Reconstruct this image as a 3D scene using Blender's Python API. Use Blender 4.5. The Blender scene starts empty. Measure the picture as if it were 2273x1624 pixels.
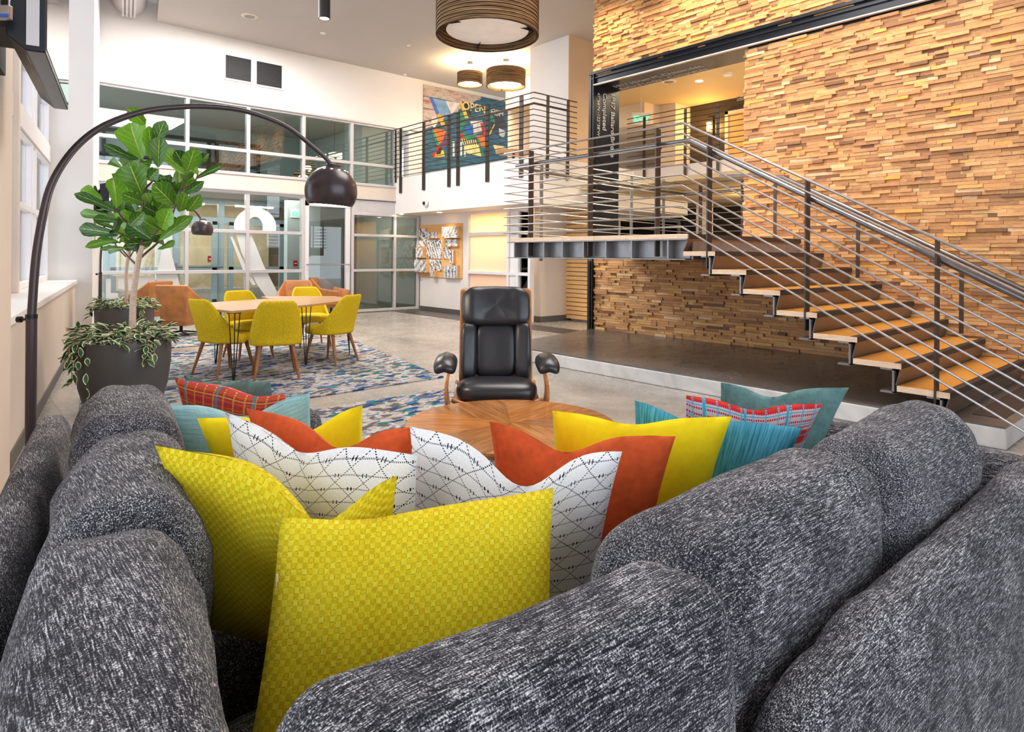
import bpy, bmesh, math, random
from mathutils import Vector, Matrix, Euler
random.seed(11)
PI = math.pi
SC = bpy.context.scene
COL = SC.collection

# ------------------------------------------------------------------ camera, light, exposure
CAM_H = 1.34; FPX = 1440.0; CX = 1136.5; CY = 569.0; ROLL = 0.0075; YAW = math.radians(48.75)
FW = (math.cos(YAW), math.sin(YAW)); RT = (math.sin(YAW), -math.cos(YAW))
cam_data = bpy.data.cameras.new('camera')
cam = bpy.data.objects.new('camera', cam_data)
COL.objects.link(cam)
cam_data.sensor_width = 36.0
cam_data.lens = FPX / 2273 * 36.0
cam_data.shift_y = -(812 - CY) / 2273
cam_data.clip_start = 0.05
cam.location = (0, 0, CAM_H)
fwd = Vector((FW[0], FW[1], 0)); rgt = Vector((RT[0], RT[1], 0)); up = Vector((0, 0, 1))
c_, s_ = math.cos(ROLL), math.sin(ROLL)
r2 = rgt * c_ + up * s_
u2 = up * c_ - rgt * s_
cam.matrix_world = Matrix.Translation((0, 0, CAM_H)) @ Matrix(((r2.x, u2.x, -fwd.x, 0), (r2.y, u2.y, -fwd.y, 0), (r2.z, u2.z, -fwd.z, 0), (0, 0, 0, 1)))
SC.camera = cam
SC.view_settings.view_transform = 'Standard'
SC.view_settings.look = 'None'
SC.view_settings.gamma = 1
SC.view_settings.use_curve_mapping = False
SC.view_settings.exposure = 1.12
world = bpy.data.worlds.new('world'); SC.world = world
world.use_nodes = True
world.node_tree.nodes['Background'].inputs[0].default_value = (0.86, 0.93, 1.0, 1)
world.node_tree.nodes['Background'].inputs[1].default_value = 1.9

def area(name, loc, size, power, rot=(0, 0, 0), color=(1, 1, 1), size_y=None):
    l = bpy.data.lights.new(name, 'AREA'); l.energy = power; l.color = color
    l.shape = 'RECTANGLE'; l.size = size; l.size_y = size_y or size
    o = bpy.data.objects.new(name, l); COL.objects.link(o); o.location = loc; o.rotation_euler = rot
    return o
def spot(name, loc, power, color=(1, .85, .65), angle=90, radius=.04, blend=.6, parent=None, rot=(0, 0, 0)):
    l = bpy.data.lights.new(name, 'SPOT'); l.energy = power; l.color = color
    l.spot_size = math.radians(angle); l.spot_blend = blend; l.shadow_soft_size = radius
    o = bpy.data.objects.new(name, l); COL.objects.link(o); o.location = loc; o.rotation_euler = rot
    if parent: o.parent = parent; o.location = Vector(loc) - parent.location
    return o
def point(name, loc, power, color=(1, .85, .65), radius=.06, parent=None):
    l = bpy.data.lights.new(name, 'POINT'); l.energy = power; l.color = color; l.shadow_soft_size = radius
    o = bpy.data.objects.new(name, l); COL.objects.link(o); o.location = loc
    if parent: o.parent = parent; o.location = Vector(loc) - parent.location
    return o
# unseen soft panels added above the lounge for even brightness, wall washers over the wood blocks, balcony and hall lights
area('added_fill_panel', (4.5, 3.2, 5.70), 3.0, 130, (0, 0, 0), (1, .95, .90), 3.0)
area('added_fill_panel', (4.2, 11.4, 5.70), 2.4, 170, (0, 0, 0), (1, .95, .90), 2.0)
for y_ in (1.6, 3.4, 5.2, 6.9):
    spot('wall_washer', (7.25, y_, 5.66), 85, (1, .76, .46), 120, .05, .8, None, (0, math.radians(-14), 0))
area('balcony_light', (10.3, 11.6, 5.68), 1.2, 25, (0, 0, 0), (1, .85, .65))
area('hall_light', (11.0, 5.5, 4.95), 1.5, 60, (0, 0, 0), (1, .78, .48))
area('vestibule_light', (4.5, 15.1, 2.65), 4.0, 40, (0, 0, 0), (1, .98, .95), 1.2)
area('corridor_light', (8.1, 15.2, 2.65), .8, 10, (0, 0, 0), (1, .9, .75), 2)
area('outside_walk_light', (4.5, 17.6, 2.68), 7.0, 60, (0, 0, 0), (1, .92, .78), 1.2)
area('upper_room_light', (4.5, 16.2, 4.72), 5.0, 35, (0, 0, 0), (1, 1, 1), 2)


# ------------------------------------------------------------------ measuring helpers (pixel of the photo + a known plane -> metres)
def ray(px, py):
    u = px - CX; v = py - CY; c = math.cos(ROLL); s = math.sin(ROLL)
    a = (u * c + v * s) / FPX; b = -(-u * s + v * c) / FPX
    return Vector((FW[0] + a * RT[0], FW[1] + a * RT[1], b))
O = Vector((0, 0, CAM_H))
def Pz(px, py, z=0.0):
    d = ray(px, py); return O + d * ((z - CAM_H) / d.z)
def Px(px, py, x):
    d = ray(px, py); return O + d * (x / d.x)
def Py(px, py, y):
    d = ray(px, py); return O + d * (y / d.y)
def Pd(px, py, t):
    return O + ray(px, py) * t
WD = Vector((.18, .984, 0)).normalized(); WN = Vector((WD.y, -WD.x, 0))
def W(s, n, z=0.0):            # coordinates along / across the window wall
    return WD * s + WN * n + Vector((0, 0, z))

# ------------------------------------------------------------------ mesh builder
class MB:
    def __init__(s): s.v = []; s.f = []; s.uv = []
    def add(s, verts, faces, uvs=None):
        o = len(s.v); s.v += [Vector(v) for v in verts]
        for i, f in enumerate(faces):
            s.f.append([o + k for k in f])
            s.uv.append(uvs[i] if uvs else None)
        return s
    def box(s, a, b):
        x0, y0, z0 = a; x1, y1, z1 = b
        return s.hex([(x0, y0), (x1, y0), (x1, y1), (x0, y1)], z0, z1)
    def hex(s, poly, z0, z1):
        n = len(poly)
        ar = sum(poly[i][0] * poly[(i + 1) % n][1] - poly[(i + 1) % n][0] * poly[i][1] for i in range(n))
        if ar < 0: poly = poly[::-1]
        v = [(p[0], p[1], z0) for p in poly] + [(p[0], p[1], z1) for p in poly]
        f = [list(range(n))[::-1], list(range(n, 2 * n))] + [[i, (i + 1) % n, n + (i + 1) % n, n + i] for i in range(n)]
        return s.add(v, f)
    def obox(s, p, ax, ay, az):     # corner-centred oriented box: centre p, half vectors
        p, ax, ay, az = map(Vector, (p, ax, ay, az))
        if ax.cross(ay).dot(az) < 0: az = -az
        v = [p + i * ax + j * ay + k * az for k in (-1, 1) for (i, j) in ((-1, -1), (1, -1), (1, 1), (-1, 1))]
        return s.add(v, [[3, 2, 1, 0], [4, 5, 6, 7], [0, 1, 5, 4], [1, 2, 6, 5], [2, 3, 7, 6], [3, 0, 4, 7]])
    def beam(s, a, b, w, h, upv=(0, 0, 1)):   # rectangular bar from a to b
        a, b = Vector(a), Vector(b); d = (b - a); L = d.length; d.normalize()
        u = Vector(upv); side = d.cross(u)
        if side.length < 1e-4: side = d.cross(Vector((1, 0, 0)))
        side.normalize(); u = side.cross(d)
        return s.obox((a + b) / 2, d * L / 2, side * w / 2, u * h / 2)
    def tube(s, pts, r, n=8, cap=True):
        pts = [Vector(p) for p in pts]; m = len(pts)
        rr = r if isinstance(r, (list, tuple)) else [r] * m
        o = len(s.v); prev = None
        for i, p in enumerate(pts):
            d = (pts[min(i + 1, m - 1)] - pts[max(i - 1, 0)]).normalized()
            if prev is None:
                a = d.cross(Vector((0, 0, 1)))
                if a.length < .05: a = d.cross(Vector((1, 0, 0)))
            else:
                a = prev - d * prev.dot(d)
            a.normalize(); prev = a; b = d.cross(a)
            for k in range(n):
                t = 2 * PI * k / n
                s.v.append(p + (a * math.cos(t) + b * math.sin(t)) * rr[i])
        for i in range(m - 1):
            for k in range(n):
                s.f.append([o + i * n + k, o + i * n + (k + 1) % n, o + (i + 1) * n + (k + 1) % n, o + (i + 1) * n + k]); s.uv.append(None)
        if cap:
            s.f.append([o + k for k in range(n)][::-1]); s.uv.append(None)
            s.f.append([o + (m - 1) * n + k for k in range(n)]); s.uv.append(None)
        return s
    def lathe(s, prof, c=(0, 0, 0), n=32, close=False):
        c = Vector(c); o = len(s.v); m = len(prof)
        for (r, z) in prof:
            for k in range(n):
                t = 2 * PI * k / n; s.v.append(c + Vector((r * math.cos(t), r * math.sin(t), z)))
        rng = m if close else m - 1
        for i in range(rng):
            j = (i + 1) % m
            for k in range(n):
                s.f.append([o + i * n + k, o + i * n + (k + 1) % n, o + j * n + (k + 1) % n, o + j * n + k]); s.uv.append(None)
        return s
    def cyl(s, c, r, z0, z1, n=24):
        return s.tube([(c[0], c[1], z0), (c[0], c[1], z1)], r, n)
    def quad(s, a, b, c, d, uv=None):
        return s.add([a, b, c, d], [[0, 1, 2, 3]], [uv] if uv else None)
    def grid(s, fn, nu, nv, closed_u=False):
        o = len(s.v)
        for j in range(nv + 1):
            for i in range(nu + (0 if closed_u else 1)):
                s.v.append(Vector(fn(i / nu, j / nv)))
        w = nu if closed_u else nu + 1
        for j in range(nv):
            for i in range(nu):
                i2 = (i + 1) % w
                s.f.append([o + j * w + i, o + j * w + i2, o + (j + 1) * w + i2, o + (j + 1) * w + i])
                s.uv.append([(i / nu, j / nv), ((i + 1) / nu, j / nv), ((i + 1) / nu, (j + 1) / nv), (i / nu, (j + 1) / nv)])
        return s
    def build(s, name, mat, parent=None, smooth=False, bevel=0, solid=0, sub=0, local=False, kind=None, solid_off=-1):
        me = bpy.data.meshes.new(name)
        off = parent.location if (parent is not None and not local) else Vector((0, 0, 0))
        if parent is not None and parent.get('_acc') and not local: off = Vector(parent['_acc'])
        me.from_pydata([v - off for v in s.v], [], s.f)
        if any(u for u in s.uv):
            l = me.uv_layers.new(name='UVMap'); k = 0
            for poly, u in zip(me.polygons, s.uv):
                for q in range(poly.loop_total):
                    l.data[k].uv = u[q] if u else (0, 0); k += 1
        if smooth:
            me.polygons.foreach_set('use_smooth', [True] * len(me.polygons))
            if smooth == 'auto': me.set_sharp_from_angle(angle=math.radians(38))
        me.materials.append(mat)
        o = bpy.data.objects.new(name, me); COL.objects.link(o)
        if parent is not None:
            o.parent = parent; o['_acc'] = list(off)
        if solid:
            m = o.modifiers.new('thick', 'SOLIDIFY'); m.thickness = solid; m.offset = solid_off
        if sub:
            m = o.modifiers.new('sub', 'SUBSURF'); m.levels = sub; m.render_levels = sub
        if bevel:
            m = o.modifiers.new('bevel', 'BEVEL'); m.width = bevel; m.segments = 2; m.limit_method = 'ANGLE'
        if kind: o['kind'] = kind
        return o
def thing(name, label, cat, loc=(0, 0, 0), group=None, rotz=0):
    o = bpy.data.objects.new(name, None); COL.objects.link(o); o.location = loc; o.rotation_euler = (0, 0, rotz)
    o.empty_display_size = .1
    return tag(o, label, cat, group)
def tag(o, label, cat, group=None):
    o['label'] = label; o['category'] = cat
    if group: o['group'] = group
    return o
def struct(o): o['kind'] = 'structure'; return o
def dup(root, loc, rotz, label, group=None):
    r = root.copy(); COL.objects.link(r); r.location = loc; r.rotation_euler = (0, 0, rotz); r['label'] = label
    if group: r['group'] = group
    for ch in list(root.children):
        c = ch.copy(); COL.objects.link(c); c.parent = r
        for g in list(ch.children):
            d = g.copy(); COL.objects.link(d); d.parent = c
    return r
def text_mesh(name, body, size, origin, xdir, ydir, mat, parent, depth=.002, align='LEFT', bold=0.0):
    cu = bpy.data.curves.new(name, 'FONT'); cu.body = body; cu.size = size; cu.align_x = align
    cu.extrude = depth; cu.offset = bold
    t = bpy.data.objects.new(name + '_tmp', cu); COL.objects.link(t)
    bpy.context.view_layer.update()
    dg = bpy.context.evaluated_depsgraph_get()
    me = bpy.data.meshes.new_from_object(t.evaluated_get(dg))
    bpy.data.objects.remove(t)
    x = Vector(xdir).normalized(); y = Vector(ydir).normalized(); z = x.cross(y)
    off = parent.location if parent is not None else Vector()
    if parent is not None and parent.get('_acc'): off = Vector(parent['_acc'])
    M = Matrix.Translation(Vector(origin) - off) @ Matrix((x, y, z)).transposed().to_4x4()
    me.transform(M)
    me.materials.clear(); me.materials.append(mat)
    o = bpy.data.objects.new(name, me); COL.objects.link(o)
    if parent is not None: o.parent = parent
    return o

# ------------------------------------------------------------------ material helpers
class V:                      # tiny expression layer over shader math nodes
    def __init__(s, nt, sock): s.nt = nt; s.s = sock
    def m(s, op, *a, clamp=False):
        n = s.nt.nodes.new('ShaderNodeMath'); n.operation = op; n.use_clamp = clamp
        for i, q in enumerate((s,) + a):
            if isinstance(q, V): s.nt.links.new(q.s, n.inputs[i])
            else: n.inputs[i].default_value = q
        return V(s.nt, n.outputs[0])
    def __add__(s, o): return s.m('ADD', o)
    def __sub__(s, o): return s.m('SUBTRACT', o)
    def __mul__(s, o): return s.m('MULTIPLY', o)
    def fr(s): return s.m('FRACT')
    def ab(s): return s.m('ABSOLUTE')
    def lt(s, o): return s.m('LESS_THAN', o)
    def gt(s, o): return s.m('GREATER_THAN', o)
    def mx(s, o): return s.m('MAXIMUM', o)
    def mn(s, o): return s.m('MINIMUM', o)
class MT:
    def __init__(s, name, rough=.6, metal=0, spec=.5, color=(.8, .8, .8)):
        s.m = bpy.data.materials.new(name); s.m.use_nodes = True
        s.nt = s.m.node_tree; s.b = s.nt.nodes['Principled BSDF']
        s.b.inputs['Base Color'].default_value = (*color, 1)
        s.b.inputs['Roughness'].default_value = rough
        s.b.inputs['Metallic'].default_value = metal
        s.b.inputs['Specular IOR Level'].default_value = spec
    def n(s, t, **k):
        q = s.nt.nodes.new(t)
        for a, v in k.items(): setattr(q, a, v)
        return q
    def link(s, a, b): s.nt.links.new(a.s if isinstance(a, V) else a, b)
    def co(s, kind='Object', scale=(1, 1, 1), rot=(0, 0, 0)):
        t = s.n('ShaderNodeTexCoord'); mp = s.n('ShaderNodeMapping')
        mp.inputs['Scale'].default_value = scale; mp.inputs['Rotation'].default_value = rot
        s.link(t.outputs[kind], mp.inputs[0]); return mp.outputs[0]
    def xyz(s, vec):
        q = s.n('ShaderNodeSeparateXYZ'); s.link(vec, q.inputs[0])
        return [V(s.nt, q.outputs[i]) for i in range(3)]
    def noise(s, vec, scale=5, detail=3, rough=.5, dist=0):
        q = s.n('ShaderNodeTexNoise'); q.inputs['Scale'].default_value = scale
        q.inputs['Detail'].default_value = detail; q.inputs['Roughness'].default_value = rough
        q.inputs['Distortion'].default_value = dist
        s.link(vec, q.inputs['Vector']); return V(s.nt, q.outputs[0])
    def ramp(s, fac, stops, interp='LINEAR'):
        q = s.n('ShaderNodeValToRGB'); q.color_ramp.interpolation = interp
        e = q.color_ramp.elements
        while len(e) > 1: e.remove(e[0])
        e[0].position = stops[0][0]; e[0].color = (*stops[0][1], 1)
        for p, c in stops[1:]:
            k = e.new(p); k.color = (*c, 1)
        s.link(fac, q.inputs[0]); return q.outputs[0]
    def mix(s, fac, a, b, mode='MIX'):
        q = s.n('ShaderNodeMix', data_type='RGBA', blend_type=mode)
        for sock, v in ((q.inputs[0], fac), (q.inputs[6], a), (q.inputs[7], b)):
            if isinstance(v, (V, bpy.types.NodeSocket)): s.link(v, sock)
            elif isinstance(v, (int, float)): sock.default_value = v
            else: sock.default_value = (*v, 1)
        return q.outputs[2]
    def base(s, c): s.link(c, s.b.inputs['Base Color']); return s
    def bump(s, h, strength=.3, dist=.01):
        q = s.n('ShaderNodeBump'); q.inputs['Strength'].default_value = strength; q.inputs['Distance'].default_value = dist
        s.link(h, q.inputs['Height']); s.link(q.outputs[0], s.b.inputs['Normal']); return s
    def emis(s, color, k):
        s.b.inputs['Emission Color'].default_value = (*color, 1); s.b.inputs['Emission Strength'].default_value = k; return s
def plain(name, color, rough=.6, metal=0, spec=.5, var=.04, scale=6, bump=0):
    t = MT(name, rough, metal, spec, color)
    v = t.co('Object')
    nz = t.noise(v, scale, 3)
    a = tuple(min(1, c * (1 + var)) for c in color); b = tuple(c * (1 - var) for c in color)
    t.base(t.ramp(nz, [(.3, b), (.7, a)]))
    if bump: t.bump(nz, bump, .003)
    return t.m
def lamp_mat(name, color, k):
    t = MT(name, .5, color=color); t.emis(color, k); return t.m
# ------------------------------------------------------------------ materials
M_white = plain('white_paint', (.80, .77, .75), .55, var=.015, scale=2)
M_cream = plain('cream_paint', (.74, .64, .54), .6, var=.02, scale=2)
M_pier = plain('beige_paint', (.70, .60, .52), .55, var=.03, scale=1.5)
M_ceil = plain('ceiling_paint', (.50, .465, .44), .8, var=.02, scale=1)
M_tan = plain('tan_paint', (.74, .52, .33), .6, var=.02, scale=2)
M_ochre = plain('ochre_ceiling_paint', (.62, .47, .27), .7, var=.02, scale=2)
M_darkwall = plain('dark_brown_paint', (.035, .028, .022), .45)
M_alu = plain('anodised_aluminium', (.62, .60, .61), .35, .35, var=.03)
M_aluwhite = plain('white_aluminium', (.82, .80, .82), .4, .1, var=.02)
M_blueframe = plain('grey_blue_aluminium', (.33, .40, .43), .4, .3)
M_black = plain('black_steel', (.012, .014, .02), .3, .4, var=.2)
M_blackm = plain('matte_black', (.02, .02, .022), .6)
M_basebd = plain('grey_rubber_base', (.10, .09, .085), .5)
M_steel = plain('dark_bronze_steel', (.075, .062, .056), .42, .75, var=.12, scale=20)
M_rod = plain('brushed_steel_rod', (.42, .41, .43), .3, .9, var=.1, scale=30)
M_hand = plain('handrail_steel', (.20, .20, .21), .28, .9, var=.1, scale=10)
M_channel = plain('painted_channel_steel', (.26, .255, .26), .38, .55, var=.12, scale=12)
M_riser = plain('brown_riser_plate', (.15, .11, .085), .35, .5, var=.12, scale=6)
M_nosing = plain('dark_grip_strip', (.035, .022, .017), .7)
M_planter = plain('charcoal_planter', (.07, .066, .066), .42, var=.04)
M_lamp = plain('bronze_lamp_enamel', (.062, .048, .052), .3, .35, var=.05)
M_bulb = lamp_mat('warm_bulb', (1, .9, .78), 22)
M_bulb2 = lamp_mat('warm_diffuser', (1, .86, .62), 9)
M_bulb3 = lamp_mat('amber_light', (1, .55, .12), 14)
M_softdiff = plain('white_acrylic', (.86, .84, .84), .35)
M_leather = None
def leather(name, c, rough, var=.25, sc=7):
    t = MT(name, rough, 0, .6, c); v = t.co('Object')
    n1 = t.noise(v, sc, 4, .6); n2 = t.noise(v, 260, 2)
    t.base(t.ramp(n1, [(.3, tuple(x * (1 - var) for x in c)), (.7, tuple(min(1, x * (1 + var)) for x in c))]))
    t.bump(n2 * .3 + n1, .25, .004); return t.m
M_leather = leather('black_leather', (.016, .017, .022), .33, .15)
M_tanleather = leather('tan_leather', (.42, .16, .045), .42)
M_redsign = plain('red_plastic', (.5, .01, .02), .4)
M_greensign = lamp_mat('green_sign_light', (.05, .9, .25), 1.5)
M_signwhite = plain('sign_white', (.8, .8, .78), .5)
M_letter = plain('grey_lettering', (.42, .43, .46), .4)
M_woodlite = None
def wood(name, c1, c2, rough=.35, scale=(1, 14, 14), dist=1.2, bump=.05, kind='Object', spec=.5):
    t = MT(name, rough, 0, spec); v = t.co(kind, scale)
    n1 = t.noise(v, 3, 5, .6, dist); n2 = t.noise(v, 16, 2)
    t.base(t.ramp(n1 * .75 + n2 * .25, [(.32, c1), (.52, tuple((a + b) / 2 for a, b in zip(c1, c2))), (.68, c2)]))
    t.bump(n1, bump, .002); return t.m
M_tread = wood('fir_tread', (.52, .20, .03), (.86, .43, .09), .3, (14, 1.2, 14), 1.5)
M_endgrain = wood('fir_end_grain', (.62, .42, .27), (.9, .72, .55), .7, (3, 3, 30))
M_tabletop = wood('oak_tabletop', (.36, .19, .08), (.54, .31, .15), .3, (1, 10, 10), .6)
M_legwood = wood('walnut_leg', (.20, .07, .018), (.38, .15, .045), .35, (12, 12, 1.5), .6)
M_chairwood = wood('bent_walnut', (.30, .10, .02), (.55, .22, .06), .3, (3, 3, 3), .6)
M_board = wood('plywood_board', (.66, .36, .12), (.85, .52, .22), .5, (1, 1.2, 8))
M_bark = wood('pale_bark', (.36, .24, .18), (.70, .56, .46), .8, (8, 8, 60), .6, .5)
M_twig = plain('dark_twig', (.11, .05, .04), .7, var=.3, scale=40)

def glass(name, tint=(1, 1, 1), ior=1.6, rough=0.0):
    t = MT(name); nt = t.nt; out = nt.nodes['Material Output']
    g = t.n('ShaderNodeBsdfGlossy'); g.inputs['Roughness'].default_value = rough
    g.inputs['Color'].default_value = (1, 1, 1, 1)
    tr = t.n('ShaderNodeBsdfTransparent'); tr.inputs[0].default_value = (*tint, 1)
    f = t.n('ShaderNodeFresnel'); f.inputs[0].default_value = ior
    mx = t.n('ShaderNodeMixShader'); t.link(f.outputs[0], mx.inputs[0]); t.link(tr.outputs[0], mx.inputs[1]); t.link(g.outputs[0], mx.inputs[2])
    t.link(mx.outputs[0], out.inputs[0]); nt.nodes.remove(t.b); return t.m
M_glass = glass('clear_glass', (.90, .95, .93), 1.5)
M_glasscoat = glass('coated_glass', (.66, .74, .71), 1.75)
M_winglass = glass('window_glass', (.97, .98, 1), 1.45)
def frosted(name, c, tr=.55):
    t = MT(name); out = t.nt.nodes['Material Output']
    d = t.n('ShaderNodeBsdfDiffuse'); d.inputs[0].default_value = (*c, 1)
    l = t.n('ShaderNodeBsdfTranslucent'); l.inputs[0].default_value = (*c, 1)
    g = t.n('ShaderNodeBsdfGlossy'); g.inputs['Roughness'].default_value = .25
    m1 = t.n('ShaderNodeMixShader'); m1.inputs[0].default_value = tr
    t.link(d.outputs[0], m1.inputs[1]); t.link(l.outputs[0], m1.inputs[2])
    m2 = t.n('ShaderNodeMixShader'); m2.inputs[0].default_value = .05
    t.link(m1.outputs[0], m2.inputs[1]); t.link(g.outputs[0], m2.inputs[2]); t.link(m2.outputs[0], out.inputs[0]); t.nt.nodes.remove(t.b)
    return t.m
M_frost = frosted('frosted_glass', (.78, .76, .74), .6)
M_frostdecal = frosted('frosted_film', (.9, .9, .92), .45)

# polished concrete
def concrete(name, c1, c2, rough, joints=False, sc=.8):
    t = MT(name, rough, 0, .5); v = t.co('Object')
    n1 = t.noise(v, sc, 8, .62, .6); n2 = t.noise(v, 9, 6, .65); n3 = t.noise(v, 60, 2)
    c = t.ramp(n1 * .94 + n2 * .06, [(.30, c1), (.5, tuple((a + b) / 2 for a, b in zip(c1, c2))), (.70, c2)])
    if joints:
        x, y, z = t.xyz(t.co('Object'))
        j = (((x - .75) * (1 / 2.37)).fr() - .5).ab().gt(.4985).mx((((y - .65) * (1 / 2.4)).fr() - .5).ab().gt(.4985))
        c = t.mix(j * .6, c, (.08, .075, .07))
    t.base(c)
    r = n2 * .25 + (rough - .1)
    t.link(r, t.b.inputs['Roughness'])
    t.bump(n1, .02, .002)
    return t.m
M_floor = concrete('polished_concrete', (.22, .195, .17), (.50, .46, .42), .24, True)
M_plat = concrete('dark_polished_concrete', (.075, .07, .068), (.20, .19, .18), .22)
M_platface = concrete('pale_cast_concrete', (.42, .41, .40), (.80, .78, .76), .6, False, 2)
M_mat = plain('dark_floor_strip', (.05, .042, .036), .35, var=.2, scale=30)
M_extwall = concrete('tan_retaining_wall', (.42, .31, .18), (.80, .68, .50), .9, False, 1.2)
M_extgrey = concrete('grey_kerb_stone', (.25, .24, .23), (.55, .54, .52), .9, False, 3)
M_snow = plain('white_partition', (.78, .80, .80), .7)
M_grnwall = plain('pale_green_partition', (.50, .54, .53), .5)

# wood block wall: one random value per block
def blockmat():
    t = MT('reclaimed_wood_blocks', .6, 0, .35)
    a = t.n('ShaderNodeAttribute', attribute_name='blk'); r = t.xyz(a.outputs['Vector'])
    v = t.co('Object', (6, 5, 60)); n1 = t.noise(v, 3, 4, .6, .8)
    off = t.n('ShaderNodeVectorMath', operation='ADD')
    cmb = t.n('ShaderNodeCombineXYZ'); t.link(r[1] * 40, cmb.inputs[0]); t.link(r[2] * 40, cmb.inputs[1]); t.link(r[1] * 17, cmb.inputs[2])
    t.link(t.co('Object', (1, 5, 40)), off.inputs[0]); t.link(cmb.outputs[0], off.inputs[1])
    n2 = t.noise(off.outputs[0], 3, 4, .65, 1.2)
    c = t.ramp(r[0], [(0, (.24, .12, .06)), (.12, (.40, .20, .09)), (.35, (.58, .30, .13)), (.6, (.68, .37, .15)), (.8, (.74, .46, .21)), (.93, (.80, .44, .09)), (1, (.82, .57, .33))])
    k = t.ramp(n2, [(.3, (.62, .58, .55)), (.55, (1, 1, 1)), (.75, (1.0, .98, .95))])
    t.base(t.mix(1.0, c, k, 'MULTIPLY'))
    t.bump(n2, .3, .003)
    return t.m
M_block = blockmat()

# rug of loose coloured flakes
def rugmat():
    t = MT('flake_carpet', .95, 0, .1)
    v = t.co('Object', (1, 1, 1), (0, 0, -.18))
    nd = t.n('ShaderNodeTexNoise'); nd.inputs['Scale'].default_value = 5; t.link(v, nd.inputs['Vector'])
    ad = t.n('ShaderNodeVectorMath', operation='MULTIPLY_ADD'); t.link(nd.outputs['Color'], ad.inputs[0]); ad.inputs[1].default_value = (.12, .12, 0); t.link(v, ad.inputs[2])
    mp = t.n('ShaderNodeMapping'); mp.inputs['Scale'].default_value = (10, 19, 0); t.link(ad.outputs[0], mp.inputs[0])
    vo = t.n('ShaderNodeTexVoronoi', feature='F1', distance='CHEBYCHEV'); vo.inputs['Scale'].default_value = 1; vo.inputs['Randomness'].default_value = .9
    t.link(mp.outputs[0], vo.inputs['Vector'])
    r = t.xyz(vo.outputs['Color'])
    c = t.ramp(r[0], [(0, (.42, .39, .37)), (.22, (.13, .115, .11)), (.44, (.36, .33, .31)), (.56, (.02, .06, .20)), (.70, (.50, .48, .46)), (.80, (.02, .17, .17)), (.89, (.08, .16, .32))], 'CONSTANT')
    vo2 = t.n('ShaderNodeTexVoronoi', feature='F1'); vo2.inputs['Scale'].default_value = 1
    mp2 = t.n('ShaderNodeMapping'); mp2.inputs['Scale'].default_value = (22, 45, 0); t.link(v, mp2.inputs[0]); t.link(mp2.outputs[0], vo2.inputs['Vector'])
    r2_ = t.xyz(vo2.outputs['Color'])
    c2 = t.ramp(r2_[0], [(0, (.46, .44, .43)), (.4, (.22, .21, .21)), (.6, (.55, .53, .51)), (.85, (.17, .20, .28))], 'CONSTANT')
    c = t.mix(r[1].lt(.36), c, c2)
    n = t.noise(v, 300, 2)
    t.base(t.mix(.35, c, t.ramp(n, [(.3, (.35, .35, .35)), (.7, (1, 1, 1))]), 'MULTIPLY'))
    t.bump(n, .4, .004); return t.m
M_rug = rugmat()

# charcoal heather upholstery (threads follow the object's x axis and cross it)
def heather(name, along):
    t = MT(name, .95, 0, .15)
    t.b.inputs['Sheen Weight'].default_value = .08
    sa = [(30, 520, 520), (520, 30, 520), (520, 520, 30)][along]
    sb = [(430, 70, 70), (70, 430, 70), (70, 70, 430)][along]
    n1 = t.noise(t.co('Object', sa), 1, 3, .6); n2 = t.noise(t.co('Object', sb), 1, 3, .6)
    n3 = t.noise(t.co('Object'), 420, 1); n4 = t.noise(t.co('Object'), 7, 3)
    f = n1 * .48 + n2 * .16 + n3 * .32 + n4 * .12
    t.base(t.ramp(f, [(.42, (.006, .006, .010)), (.51, (.022, .022, .030)), (.57, (.12, .12, .135)), (.63, (.55, .54, .56)), (.68, (.85, .85, .86))]))
    t.bump(n3 + n1, .55, .003); return t.m
M_sofa_x = heather('charcoal_tweed', 0)
M_sofa_y = heather('charcoal_tweed_turned', 1)

# throw pillow covers (UV 0..1 over each face)
def velvet(name, c, mott=.25):
    t = MT(name, .8, 0, .2); v = t.co('Object')
    n = t.noise(v, 9, 5, .65); n2 = t.noise(v, 60, 3)
    t.base(t.ramp(n * .65 + n2 * .35, [(.32, tuple(x * (1 - mott) for x in c)), (.66, tuple(min(1, x * (1 + mott)) for x in c))]))
    t.b.inputs['Sheen Weight'].default_value = .5; t.b.inputs['Sheen Tint'].default_value = (*[min(1, x * 1.3 + .05) for x in c], 1)
    t.bump(n2, .25, .004); return t.m
M_rust = velvet('rust_velvet', (.58, .085, .02))
M_yellow = velvet('yellow_velvet', (1.0, .72, .008), .1)
M_teal = velvet('grey_teal_velvet', (.11, .215, .205), .35)
def linen(name, c1, c2, sc=(3, 220, 1)):
    t = MT(name, .9, 0, .15)
    n = t.noise(t.co('UV', sc), 1, 3, .6); n2 = t.noise(t.co('UV', (240, 12, 1)), 1, 2)
    t.base(t.ramp(n * .75 + n2 * .25, [(.36, c1), (.62, c2)])); t.bump(n + n2, .35, .002); return t.m
M_ltblue = linen('light_blue_linen', (.20, .44, .50), (.44, .68, .72), (5, 90, 1))
M_blue = linen('blue_slub_linen', (.02, .16, .26), (.12, .46, .60), (110, 3, 1))
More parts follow.
